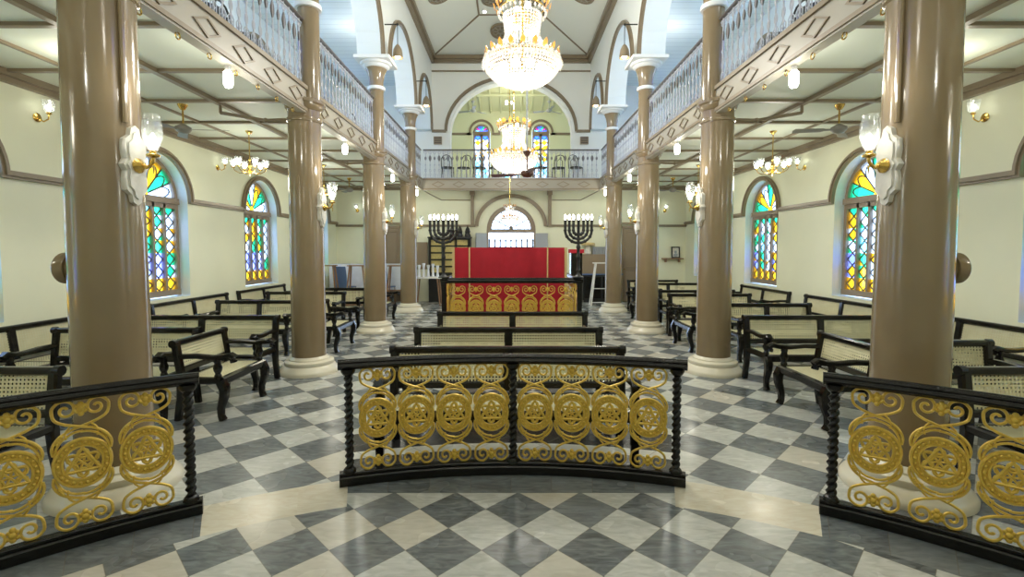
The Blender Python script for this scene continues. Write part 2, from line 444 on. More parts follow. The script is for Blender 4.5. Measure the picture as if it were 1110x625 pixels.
# gallery fascias with diamond mouldings
def fascia(axis, c0, c1, pos, sgn):
    """axis 'y': runs along y at x=pos, facing -sgn*x"""
    w = MB()
    if axis == 'y':
        mp = lambda a, b, d: (pos - sgn*d, a, b)
    else:
        mp = lambda a, b, d: (a, pos - d, b)
    R = lambda a0, a1, b0, b1, d0, d1, mi: w.prism([(a0,b0),(a1,b0),(a1,b1),(a0,b1)], mp, d0, d1, mi)
    R(c0, c1, 3.55, 3.84, -.06, 0, 0)
    R(c0, c1, 3.81, 3.86, -.08, .025, 1); R(c0, c1, 3.52, 3.56, -.08, .03, 1)
    R(c0, c1, 3.50, 3.525, -.10, .015, 0)
    return w, mp, R
DM = {}
def diamonds(w, mp, a0, a1, n, hl=.20):
    for i in range(n):
        c = a0 + (a1-a0)*(i+.5)/n
        o = [(c-hl, 3.68), (c, 3.775), (c+hl, 3.68), (c, 3.585), (c-hl, 3.68)]
        k = .78
        inn = [(c+(a-c)*k, 3.68+(b-3.68)*k) for a, b in o]
        w.band(inn, o, mp, 0, .014, 1)
for sx, nm in ((-1, 'left'), (1, 'right')):
    w, mp, R = fascia('y', YF, 14.80, sx*2.72, sx)
    for a, b in zip(ARCY[:-1], ARCY[1:]): diamonds(w, mp, a+.15, min(b, 14.8)-.15, 5 if b < 15 else 2)
    struct('trim_fascia_' + nm, w, [M['fascia'], M['trim']])
w, mp, R = fascia('x', -2.72, 2.72, 14.80, 1)
diamonds(w, mp, -2.55, 2.55, 8, .2)
struct('trim_fascia_back', w, [M['fascia'], M['trim']])

# arcades of the nave
for sx, nm in ((-1, 'left'), (1, 'right')):
    w = MB()
    ops = [((a+b)/2, (b-a)/2-.30, 5.50, 5.50, 1.33 if b-a > 3 else 1.25) for a, b in zip(ARCY[:-1], ARCY[1:])]
    A0, A1 = sx*2.55, sx*3.02
    arch_sheet(w, YF, YB, 5.50, 8.0, ops, lambda s, z, d: (A0 + sx*d, s, z), .47, 0, 1)
    arch_sheet(w, YF, YB, 5.50, ZU+.05, ops, lambda s, z, d: (A1, s, z), 0, 1, 1)
    for y in ARCY: w.add([(A0, y-.30, 5.5), (A1, y-.30, 5.5), (A1, y+.30, 5.5), (A0, y+.30, 5.5)], [(0,1,2,3)], 1)
    struct('wall_arcade_' + nm, w, [M['upwall'], M['bluew']])
    w = MB(); mp = lambda a, b, d: (A0 - sx*d, a, b)
    for c, hw, _, sp, r in ops:
        w.band([(c-hw, 5.5)] + arc(c, 5.5, hw, r, 24) + [(c+hw, 5.5)], [(c-hw-.09, 5.5)] + arc(c, 5.5, hw+.09, r+.09, 24) + [(c+hw+.09, 5.5)], mp, 0, .05)
        w.band(arc(c, 5.5, hw+.03, r+.03, 24), arc(c, 5.5, hw+.06, r+.06, 24), mp, .05, .075)
    # cornice at the spring of the ceiling
    w.box(*sorted((A0, A0-sx*.16)), YF, YB, ZN-.05, ZN+.06); w.box(*sorted((A0, A0-sx*.09)), YF, YB, ZN-.15, ZN-.05)
    struct('trim_arcade_' + nm, w, M['trim'])
    struct('ceiling_gallery_' + nm, MB().box(*sorted((A1-sx*.02, sx*(XW+.4))), YF, YB, ZU, ZU+.1), M['plank'])
w = MB().box(-2.55, 2.55, YB-.16, YB, ZN-.05, ZN+.06).box(-2.55, 2.55, YB-.09, YB, ZN-.15, ZN-.05)
struct('trim_cornice_back', w, M['trim'])
# nave tray ceiling
TX1, TX2, TZ1, TZ2, TY1, TY2 = 2.55, .92, ZN+.04, 8.40, YB, 14.07
X1, X2, z1, z2, y1, y2 = TX1, TX2, TZ1, TZ2, TY1, TY2
w = MB()
w.add([(-X1, YF, z1), (-X2, YF, z2), (X2, YF, z2), (X1, YF, z1), (-X1, y1, z1), (-X2, y2, z2), (X2, y2, z2), (X1, y1, z1)],
      [(0,1,5,4), (1,2,6,5), (2,3,7,6), (4,5,6,7)])
struct('ceiling_nave', w, M['nceil'])
w = MB()
for sx in (-1, 1):
    w.bar((sx*X1, y1, z1-.01), (sx*X2, y2, z2-.01), .05, .03)
    w.bar((sx*X2, YF, z2-.01), (sx*X2, y2, z2-.01), .05, .03)
w.bar((-X2, y2, z2-.01), (X2, y2, z2-.01), .05, .03)
struct('trim_ceiling_ribs', w, M['trim'])
struct('trim_roof_cover', MB().box(-XW-.6, XW+.6, YF-.2, 19.6, 8.62, 8.7), M['white'])

# ------------------------------------------------------------------ windows
def lattice(mb, ml, s0, s1, z0, z1, cols, mp, cf, idx):
    """diamond panes in upright strips: cf(strip, t)->material slot"""
    w = (s1-s0); h = (z1-z0)/cols
    c = (s0+s1)/2
    P = lambda a, b: mp(a, b, 0)
    for k in range(cols):
        zb = z0 + k*h; zm = zb + h/2; zt = zb + h
        t = (k+.5)/cols
        mb.add([P(c, zb), P(s1, zm), P(c, zt), P(s0, zm)], [(0,1,2,3)], cf(idx, t))
        a = cf(idx+1, t-.5/cols); b = cf(idx+2, t-.5/cols)
        mb.add([P(s0, zb), P(c, zb), P(s0, zm)], [(0,1,2)], a); mb.add([P(c, zb), P(s1, zb), P(s1, zm)], [(0,1,2)], b)
        mb.add([P(s0, zm), P(c, zt), P(s0, zt)], [(0,1,2)], b); mb.add([P(s1, zm), P(s1, zt), P(c, zt)], [(0,1,2)], a)
        for (a0, b0), (a1, b1) in (((c, zb), (s1, zm)), ((s1, zm), (c, zt)), ((c, zt), (s0, zm)), ((s0, zm), (c, zb))):
            ml.bar(mp(a0, b0, -.004), mp(a1, b1, -.004), .017, .017, up=(.3, .2, 1), ch=0)
    return

def stained_window(name, centre, mp, hw, sill, spr, rise, pal, strips=4, rows=7, group=None, label=None):
    """mp(s,z,d) at the glass plane, +d into the room"""
    f = MB(); fr = .07
    R = lambda a0, a1, b0, b1, d0, d1: f.prism([(a0,b0),(a1,b0),(a1,b1),(a0,b1)], mp, d0, d1)
    c = centre
    R(c-hw, c-hw+fr, sill, spr, -.03, .05); R(c+hw-fr, c+hw, sill, spr, -.03, .05)
    R(c-hw, c+hw, sill, sill+.10, -.03, .06); R(c-hw, c+hw, spr-.05, spr+.05, -.03, .08)
    f.band(arc(c, spr, hw-fr, rise-fr, 24), arc(c, spr, hw, rise, 24), mp, -.03, .05)
    g = MB(); l = MB()
    iw = (2*hw - 2*fr)/strips; bw = .035 if strips < 5 else .024
    for i in range(strips):
        a = c-hw+fr+iw*i
        if i: R(a-bw*(1.3 if i == strips//2 else 1), a+bw*(1.3 if i == strips//2 else 1), sill+.1, spr-.05, -.02, .05)
        lattice(g, l, a+(bw if i else .0), a+iw-(bw if i < strips-1 else 0), sill+.1, spr-.05, rows, lambda a, b, d: mp(a, b, -d), pal, i*3)
    R(c-hw+fr, c+hw-fr, spr-.13, spr-.05, -.02, .05)
    # fanlight: petals
    n = 7; r0 = .10; cols = [2, 0, 1, 2, 0, 1, 2]
    z0 = spr+.05
    rx, rz = hw-fr, rise-fr-.05
    for i in range(n):
        a0, a1 = PI*i/n, PI*(i+1)/n
        arcp = [(c+rx*cos(a0+(a1-a0)*j/6), z0+rz*sin(a0+(a1-a0)*j/6)) for j in range(7)]
        inn = [(c+r0*cos(a1), z0+r0*sin(a1)), (c+r0*cos(a0), z0+r0*sin(a0))]
        # petal with rounded head
        am = (a0+a1)/2
        g.add([mp(a, b, 0) for a, b in arcp[::-1] + inn[::-1]], [tuple(range(9))], cols[(i+centre_i[0]) % 7])
        l.bar(mp(c+r0*cos(a0), z0+r0*sin(a0), .006), mp(c+rx*cos(a0), z0+rz*sin(a0), .006), .02, .02, up=(.3,.2,1), ch=0)
        q = [(c+rx*.98*cos(a0+(a1-a0)*t) * 1 - 0, 0) for t in (0,)]
        pet = [(c + (rx*(.66+.24*sin(PI*t)))*cos(a0+(a1-a0)*t), z0 + (rz*(.66+.24*sin(PI*t)))*sin(a0+(a1-a0)*t)) for t in [j/8 for j in range(9)]]
        for j in range(8): l.bar(mp(*pet[j], .006), mp(*pet[j+1], .006), .016, .016, up=(.3,.2,1), ch=0)
    hb = arc(c, z0, r0, r0, 10)
    g.add([mp(a, b, 0) for a, b in hb], [tuple(range(11))], 1)
    o = f.obj(name, M['frame']); o['kind'] = 'structure'
    g.obj('glass', [M['gg'], M['gy'], M['gw'], M['gb'], M['gt'], M['gr'], M['gdb']], o)
    l.obj('glazing_bars', M['lead'], o)
    return o
centre_i = [0]
def palA(i, t):
    s = i // 3
    r = random.random()
    if t > .88: return 0 if r < .7 else 4
    if t > .62: return [2, 1, 1, 0][s % 4] if r < .8 else 2
    if t > .42: return [2, 2, 0, 0][s % 4] if r < .7 else 1
    if t > .14: return [0, 3, 3, 3][s % 4] if r < .75 else 2
    return 1
def palC(i, t):
    s = i // 3
    r = random.random()
    if t > .88: return 0
    if t > .60: return [1, 1, 2, 2][s % 4] if r < .75 else 0
    if t > .40: return [0, 2, 2, 4][s % 4] if r < .7 else 2
    if t > .14: return [3, 3, 2, 0][s % 4] if r < .7 else 1
    return 1
wn = 1
for sx in (-1, 1):
    for k, c in enumerate(WY):
        mp = (lambda a, b, d: (-XW-.22+d, a, b)) if sx < 0 else (lambda a, b, d: (XW+.22-d, a, b))
        centre_i[0] = 0 if sx < 0 else 1
        stained_window('window_%d' % wn, c, mp, .72, .90, 2.53, .72, palA if sx < 0 else palC, strips=5); wn += 1
def palB(i, t): return 6 if t > .85 else (2 if random.random() < .6 else (4 if t < .4 else 1))
for x in (-1.17, 0, 1.17):
    centre_i[0] = 0
    # magenta and blue head
    o = stained_window('window_%d' % wn, x, lambda a, b, d: (a, 19.28-d, b), .33, 4.38, 6.30, .33, palB, 2, 8); wn += 1
    for p in o.children[0].data.polygons:
        zc = sum(o.children[0].data.vertices[v].co.z for v in p.vertices)/len(p.vertices)
        if zc > 6.32: p.material_index = [6, 5, 4, 6, 5, 0, 6][p.index % 7]
def upper_window(c, sx):
    mp = (lambda a, b, d: (-XW-.33+d, a, b)) if sx < 0 else (lambda a, b, d: (XW+.33-d, a, b))
    f = MB(); g = MB()
    f.band([(c-.53, 4.42)]+arc(c, 5.75, .53, .53, 20)+[(c+.53, 4.42)], [(c-.6, 4.35)]+arc(c, 5.75, .6, .6, 20)+[(c+.6, 4.35)], mp, -.03, .04)
    f.prism([(c-.53,4.35),(c+.53,4.35),(c+.53,4.43),(c-.53,4.43)], mp, -.03, .04)
    f.prism([(c-.03,4.43),(c+.03,4.43),(c+.03,6.28),(c-.03,6.28)], mp, -.02, .03)
    for z in (4.85, 5.3, 5.75): f.prism([(c-.53,z-.02),(c+.53,z-.02),(c+.53,z+.02),(c-.53,z+.02)], mp, -.02, .03)
    for a, b in ((c-.53, c-.03), (c+.03, c+.53)):
        for k, (z0, z1) in enumerate(((4.43, 4.83), (4.87, 5.28), (5.32, 5.73))):
            g.add([mp(a, z0, 0), mp(b, z0, 0), mp(b, z1, 0), mp(a, z1, 0)], [(0,1,2,3)], [1, 0, 0][k])
    g.add([mp(a, b, 0) for a, b in arc(c, 5.77, .53, .50, 20)], [tuple(range(21))], 2)
    return f, g
for sx in (-1, 1):
    for c in WY:
        f, g = upper_window(c, sx)
        o = struct('window_%d' % wn, f, M['frame']); wn += 1
        g.obj('glass', [M['milk'], M['gt'], M['gdb']], o)
        if c == WY[-1]: break
for sx in (-1, 1):
    w = MB(); mp = (lambda a, b, d: (-XW+d, a, b)) if sx < 0 else (lambda a, b, d: (XW-d, a, b))
    for c in WY: w.band(arc(c, 5.75, .64, .64, 20), arc(c, 5.75, .74, .74, 20), mp, 0, .05)
    struct('trim_upper_%s' % ('left' if sx < 0 else 'right'), w, M['trim'])

# end doorway: fanlight, frame, open leaves, bright outdoors
f = MB(); mp = lambda a, b, d: (a, YB+.12-d, b)
f.band(arc(0, 2.36, .64, .62, 24), arc(0, 2.36, .80, .77, 24), mp, -.04, .06)
f.prism([(-.80,2.24),(.80,2.24),(.80,2.36),(-.80,2.36)], mp, -.05, .07)
for sx in (-1, 1): f.box(*sorted((sx*.74, sx*.80)), YB+.05, YB+.17, 0, 2.24)
o = struct('door_1', f, M['frame'])
l = MB()
for i in range(1, 6):
    a = PI*i/6; l.bar(mp(.10*cos(a), 2.38+.10*sin(a), 0), mp(.68*cos(a), 2.38+.64*sin(a), 0), .03, .03, up=(.1,1,.1), ch=0)
for rr in (.22, .45):
    p = arc(0, 2.37, rr, rr, 16)
    l.tube([mp(a, b, 0) for a, b in p], .012, 4)
l.ball(mp(0, 2.40, .02), .07)
l.obj('fanlight_bars', M['frame'], o)
g = MB(); g.add([mp(a, b, -.01) for a, b in arc(0, 2.36, .68, .66, 24)], [tuple(range(25))]); g.obj('fanlight_glass', M['milk'], o)
for sx, ang in ((-1, .62), (1, .22)):
    lf = MB().box(0, .40, -.02, .02, .02, 2.22)
    for z0, z1 in ((.15, 1.0), (1.12, 2.1)):
        for a, b in (((.06, z0), (.34, z0)), ((.34, z0), (.34, z1)), ((.34, z1), (.06, z1)), ((.06, z1), (.06, z0))):
            lf.bar((a[0], -.022, a[1]), (b[0], -.022, b[1]), .02, .02, up=(0,1,0))
    lo = lf.obj('door_2' if sx < 0 else 'door_3', M['gdoor']); lo['kind'] = 'structure'
    lo.location = (sx*.80, YB-.03, 0); lo.rotation_euler = (0, 0, (PI+ang) if sx < 0 else -ang)
struct('floor_outside', MB().box(-6, 6, YB+.6, 26, -.12, -.02), M['stone'])
fence = thing('garden_fence', 'white railing with pointed bars outside the bright end doorway', 'fence', (0, 19, -.02))
r = MB().box(-1.6, 1.6, -.02, .02, 1.78, 1.82).box(-1.6, 1.6, -.02, .02, .2, .24); r.obj('rail', M['black'], fence)
b = MB().lathe([(.03, 0), (.03, 2.02), (.05, 2.05), (.0, 2.18)], 6)
for i in range(15):
    q = b.obj('bar', M['black'], fence) if i == 0 else q0.copy()
    if i == 0: q0 = q
    else: C.objects.link(q)
    q.location = (-1.5+i*.214, 0, 0)

# brown doors of the end wall
def door_leaf(name, x0, x1, top, mat_, y=YB):
    d = MB().box(x0, x1, y-.05, y-.005, 0, top)
    w_ = (x1-x0)
    for z0, z1 in ((.2, top*.42), (top*.47, top-.15)):
        pts = [(x0+.12, z0), (x1-.12, z0), (x1-.12, z1), (x0+.12, z1), (x0+.12, z0)]
        for a, b in zip(pts[:-1], pts[1:]): d.bar((a[0], y-.055, a[1]), (b[0], y-.055, b[1]), .03, .03, up=(0,1,0))
    for a, b in (((x0, 0), (x0, top)), ((x0, top), (x1, top)), ((x1, top), (x1, 0))): d.bar((a[0], y-.04, a[1]), (b[0], y-.04, b[1]), .09, .07, up=(0,1,0))
    o = struct(name, d, mat_)
    MB().lathe([(.0,-.05),(.025,-.04),(.02,0),(.01,.02)], 10).xf(Matrix.Translation((x0+.1 if x0 > 0 else x1-.1, y-.09, 1.05)) @ Matrix.Rotation(PI/2, 4, 'X')).obj('door_handle', M['brass'], o)
door_leaf('door_4', -4.22, -3.60, 2.42, M['door']); door_leaf('door_5', 3.60, 4.22, 2.42, M['door'])

# ------------------------------------------------------------------ columns
def make_column():
    t = thing('column', '', 'column')
    MB().lathe([(.39,0),(.392,.035),(.375,.06),(.352,.085),(.34,.105),(.318,.118),(.318,.125),(.325,.14),(.32,.165),(.30,.18),(.265,.185),(.262,.20),(.245,.21),(.224,.235)], 48).obj('base', M['base'], t)
    MB().lathe([(.226,.22),(.225,.8),(.222,1.6),(.217,2.4),(.211,3.1),(.210,3.40),(.228,3.41),(.232,3.43),(.228,3.45),(.210,3.46),(.209,3.60)], 48).obj('shaft', M['col'], t)
    MB().lathe([(.220,3.56),(.245,3.60),(.25,3.63),(.272,3.65),(.275,3.69),(.26,3.699)], 48).obj('capital', M['col'], t)
    return t
def make_upper():
    t = thing('gallery_column', '', 'column')
    MB().lathe([(.14,3.40),(.14,4.90),(.125,4.98)], 32).obj('shaft', M['col'], t)
    MB().lathe([(.125,4.90),(.17,4.91),(.175,4.94),(.17,4.97),(.135,4.98)], 32).obj('neck_ring', M['cap'], t)
    MB().lathe([(.135,4.95),(.14,5.08),(.165,5.22),(.21,5.33),(.23,5.36)], 32).obj('bell', M['col'], t)
    MB().lathe([(.21,5.33),(.25,5.36),(.26,5.385),(.30,5.40),(.31,5.43),(.30,5.45)], 32).box(-.35,.35,-.35,.35,5.44,5.50).obj('capital', M['cap'], t)
    return t
NM = ['nearest to the viewer', 'second from the front', 'third from the front', 'farthest back']
for sx, sd in ((-1, 'left'), (1, 'right')):
    for i, y in enumerate(CY):
        place('col', make_column, (sx*XC, y, 0), 0, 'thick glossy taupe column on round cream base, %s in the %s row' % (NM[i], sd), 'columns along the nave')
        # the upper column stands forward over the nave edge
        place('ucol', make_upper, (sx*2.73, y, 0), 0, 'slender gallery column with white capital, above the %s column %s' % (sd, NM[i]), 'upper columns of the galleries')
# round fittings, conduits on the nearest columns
for sx, sd in ((-1, 'left'), (1, 'right')):
    m = MB().lathe([(.02,-.02),(.088,-.02),(.088,.015),(.105,.016),(.108,.02),(.108,.085),(.104,.09),(.0,.091)], 28).xf(Matrix.Translation((sx*(XC+.20), 3.33, 1.57)) @ Matrix.Rotation(sx*PI/2, 4, 'Y'))
    tag(m.obj('junction_box', M['col']), 'round taupe box fixed to the outer side of the nearest %s column' % sd, 'electrical box')
    m = MB(); a = math.radians(20); px, py = sx*(-XC+.243*cos(a))*-1, 3.35-.232*sin(a)
    px = sx*(XC-.232*cos(a))
    m.tube([(px, py, 2.55), (px, py, 3.42)], .018, 8)
    m.path([(px, py, 3.42), (px, py, 3.47), (px-sx*.2, py, 3.48)], .04, .04, up=(0,1,0))
    tag(m.obj('conduit', M['col']), 'thin painted cable conduit running up the nearest %s column to the gallery' % sd, 'conduit')

# wall brackets with marble plates
def make_sconce():
    t = thing('column_sconce', '', 'wall lamp')   # plate faces +x
    out = [(0,.27),(.03,.25),(.04,.20),(.075,.17),(.08,.10),(.07,.04),(.095,0)]
    poly = out + [(a, -b) for a, b in out[-2::-1]] + [(-a, -b) for a, b in out[1:]] + [(-a, b) for a, b in out[-2:0:-1]]
    m = MB().prism(poly, lambda a, b, d: (d, a, b), -.01, .035); m.prism([(a*.78, b*.85) for a, b in poly], lambda a, b, d: (d, a, b), .03, .048)
    m.obj('plate', M['marble'], t)
    MB().lathe([(.045,0),(.05,.01),(.03,.03),(.018,.05),(.0,.055)], 16).xf(Matrix.Translation((.045, 0, .0)) @ Matrix.Rotation(PI/2, 4, 'Y')).obj('rosette', M['brass'], t)
    m = MB().tube([(.08, 0, 0), (.11, 0, -.015), (.145, 0, .0), (.165, 0, .03), (.165, 0, .055)], .011, 8)
    m.tube([(.165, 0, .0), (.165, 0, -.06)], [.009, .003], 6)
    m.lathe([(.012,.05),(.04,.06),(.042,.07),(.02,.085),(.02,.10)], 14, (.165, 0, 0)); am_ = m.obj('arm', M['brass'], t)
    MB().lathe([(.024,.095),(.036,.12),(.060,.19),(.061,.25),(.046,.34),(.044,.34),(.058,.25),(.057,.19),(.034,.125),(.018,.10)], 18, (.165, 0, 0)).obj('shade', M['glass'], am_)
    MB().lathe([(.010,.09),(.012,.13),(.022,.16),(.020,.185),(.004,.215)], 12, (.165, 0, 0)).obj('bulb', M['bulb'], am_)
    return t
def light(loc, W, col=(1, .95, .80), r=.06):
    L = bpy.data.lights.new('lamp_light', 'POINT'); L.energy = W; L.color = col; L.shadow_soft_size = r
    o = bpy.data.objects.new('lamp_light', L); C.objects.link(o); o.location = loc; return o
for sx, sd in ((-1, 'left'), (1, 'right')):
    for i, y in enumerate(CY):
        a = math.radians(8)
        ang = -a if sx < 0 else PI + a
        rr = .215
        place('sconce', make_sconce, (sx*XC + rr*cos(ang), y + rr*sin(ang), 2.27), ang,
              'brass tulip-glass lamp on marble plate, %s column %s' % (sd, NM[i]), 'column lamps with marble plates')
        light((sx*XC + .47*cos(ang), y + .47*sin(ang), 2.80), 3.5)

def make_wall_lamp():
    t = thing('wall_lamp', '', 'wall lamp')    # faces +x
    MB().lathe([(.05,0),(.055,.01),(.03,.025),(.0,.03)], 14).xf(Matrix.Rotation(PI/2, 4, 'Y')).obj('rosette', M['brass'], t)
    MB().tube([(.02,0,0),(.08,0,-.05),(.14,0,-.02),(.15,0,.04)], .008, 6).lathe([(.01,.03),(.03,.045),(.02,.06)], 10, (.15,0,0)).obj('arm', M['brass'], t)
    MB().lathe([(.02,.06),(.05,.08),(.065,.20),(.063,.20),(.048,.085),(.018,.07)], 14, (.15,0,0)).obj('shade', M['glass'], t)
    MB().ball((.15,0,.12), .024, 10, 6, sz=1.5).obj('bulb', M['bulb'], t)
    return t
for sx, sd in ((-1, 'left'), (1, 'right')):
    for y, w in ((5.85, 'nearest'), (9.40, 'middle'), (12.6, 'farthest')):
        place('wlamp', make_wall_lamp, (sx*XW, y, 3.28), 0 if sx < 0 else PI, 'small brass lamp with glass cup high on the %s wall, %s of its wall' % (sd, w), 'side wall lamps')
    for x in (5.0, 3.25):
        place('wlamp', make_wall_lamp, (sx*x, YB, 2.95), -PI/2, 'small brass glass-cup lamp, end wall, %s side, %s' % (sd, 'near the corner' if x > 4 else 'inward of the door'), 'end wall lamps')

# ------------------------------------------------------------------ benches
def make_bench(W, n, D=.50, H=.835, name='bench'):
    if W < 1: H = .80; D = .40
    """faces -y, back at y=0"""
    t = thing(name, '', 'bench')
    h = W/2
    lean = .05
    f = MB()
    f.bar((-h, lean, H-.03), (h, lean, H-.03), .065, .06)
    f.tube([(-h-.016, lean, H-.03), (-h+.03, lean, H-.03)], .040, 10); f.tube([(h-.03, lean, H-.03), (h+.016, lean, H-.03)], .040, 10)
    f.bar((-h+.04, .01, .50), (h-.04, .01, .50), .05, .06)
    for x in (-h+.03, h-.03): f.path([(x, 0, .38), (x, .008, .5), (x, lean, H-.01)], .065, .075, up=(1,0,0))
    for i in range(1, n):
        x = -h + W*i/n; f.bar((x, .004, .45), (x, lean, H-.02), .055, .085, up=(1,0,0))
    bf = f.obj('back_frame', M['wood'], t)
    for i in range(n):
        a = -h + W*i/n + (.05 if i == 0 else .03); b = -h + W*(i+1)/n - (.05 if i == n-1 else .03)
        p = MB()
        p.add([(a, .010, .52), (b, .010, .52), (b, lean-.002, H-.04), (a, lean-.002, H-.04), (a, .016, .52), (b, .016, .52), (b, lean+.004, H-.04), (a, lean+.004, H-.04)],
              [(0,1,2,3), (7,6,5,4), (0,4,5,1), (3,2,6,7), (0,3,7,4), (1,5,6,2)])
        p.obj('back_panel', M['caneb'], bf)
    s = MB()
    s.bar((-h+.02, -D, .39), (h-.02, -D, .39), .065, .085); s.bar((-h+.02, -.01, .40), (h-.02, -.01, .40), .05, .06)
    for x in (-h+.03, h-.03): s.bar((x, 0, .40), (x, -D, .40), .06, .065)
    if n > 1: s.bar((0, 0, .40), (0, -D, .40), .05, .05)
    sf = s.obj('seat_frame', M['wood'], t)
    MB().box(-h+.04, h-.04, -D+.02, -.02, .418, .424).obj('seat', M['canes'], sf)
    for sx in (-1, 1):
        x = sx*(h-.03)
        # scrolled arm on a turned post
        a = MB().path([(x, .02, .64), (x, -.15, .645), (x, -.32, .63), (x, -.44, .64), (x, -.50, .655), (x, -.535, .635), (x, -.53, .60), (x, -.50, .595)],
                      [.065, .062, .065, .075, .078, .075, .07, .05], [.05, .045, .045, .05, .055, .055, .045, .04], up=(0, .3, 1))
        a.lathe([(.032,.42),(.034,.45),(.024,.47),(.038,.50),(.042,.53),(.028,.57),(.034,.59),(.034,.625)], 12, (x, -D+.035, 0))
        a.obj('arm', M['wood'], t)
        l = MB().path([(x, -D+.01, .40), (x, -D-.025, .32), (x, -D-.02, .24), (x, -D+.015, .13), (x, -D+.015, .05), (x, -D-.005, 0)],
                      [.09, .092, .080, .066, .060, .070], [.09, .092, .080, .064, .058, .070], up=(1, 0, 0))
        l.obj('leg', M['wood'], t)
        l = MB().path([(x, 0, .40), (x, .01, .22), (x, .045, .0)], [.075, .066, .062], [.075, .07, .066], up=(1, 0, 0)); l.obj('leg', M['wood'], t)
    return t
def bench(W, n, loc, rz, label, group):
    nm = 'armchair_bench' if W < 1 else 'bench'
    return place(('b', W, n), lambda: make_bench(W, n, name=nm), (loc[0], loc[1], 0), rz, label, group)
GC, GR, GL = 'cane benches in the nave', 'cane benches in the right aisle', 'cane benches in the left aisle'
bench(2.07, 2, (-.03, 4.20), 0, 'black wood bench with cane back directly behind the central gold rail', GC)
bench(2.07, 2, (-.03, 5.25), 0, 'black cane bench in the nave, middle one of the three rows', GC)
bench(2.07, 2, (.02, 6.60), 0, 'black cane bench just in front of the raised reading platform', GC)
# small side seats facing the nave
for sx, sd, y, w in ((-1, 'left', 5.09, 'between first and second columns'), (1, 'right', 4.82, 'between first and second columns'),
                     (-1, 'left', 8.22, 'between second and third columns'), (1, 'right', 8.22, 'between second and third columns'),
                     (-1, 'left', 11.3, 'near the farthest column'), (1, 'right', 11.3, 'near the farthest column')):
    bench(.84, 1, (3.36 if sx > 0 else -3.27, y), -sx*PI/2 + PI*(0) if False else (PI/2 if sx < 0 else -PI/2), 'short cane armchair seat facing the nave, %s side, %s' % (sd, w), 'short seats facing the nave')
# rows facing the viewer
rowsR = [(1.70, 2, 4.16, 3.45, 'partly hidden behind the right end rail'), (1.03, 1, 4.06, 4.50, 'short bench just behind the nearest column'),
         (2.00, 2, 4.06, 6.22, 'long bench right behind the short seat'), (1.40, 2, 4.10, 7.62, 'two-panel bench beside the second column'),
         (1.60, 2, 3.88, 9.30, 'bench beside the third column'), (1.60, 2, 3.95, 10.15, 'bench just behind the third column'), (1.70, 2, 4.05, 12.3, 'last but one bench before the end wall'), (1.40, 2, 4.0, 13.5, 'last bench, under the picture shelf')]
rowsL = [(1.70, 2, -4.18, 3.45, 'partly hidden behind the left end rail'), (1.60, 2, -4.25, 5.22, 'bench just behind the nearest column'),
         (2.00, 2, -4.06, 6.22, 'long bench right behind the short seat'), (1.45, 2, -4.28, 8.08, 'two-panel bench beyond the second column'),
         (1.60, 2, -4.20, 9.75, 'bench beside the third column'), (1.40, 2, -3.95, 10.72, 'last bench before the linen-covered tables')]
for rows, g, sd in ((rowsR, GR, 'right'), (rowsL, GL, 'left')):
    for W, n, x, y, d in rows: bench(W, n, (x, y), 0, 'black cane bench in the %s aisle, %s' % (sd, d), g)
for sx, sd, ys in ((-1, 'left', (5.40, 8.52, 10.95)), (1, 'right', (6.02, 8.18, 10.75))):
    for y, w in zip(ys, ('nearest', 'middle', 'farthest')):
        bench(2.05, 2, (sx*5.63, y), PI/2 if sx < 0 else -PI/2, 'black cane bench backed against the %s wall, %s of three' % (sd, w), 'benches along the side walls')

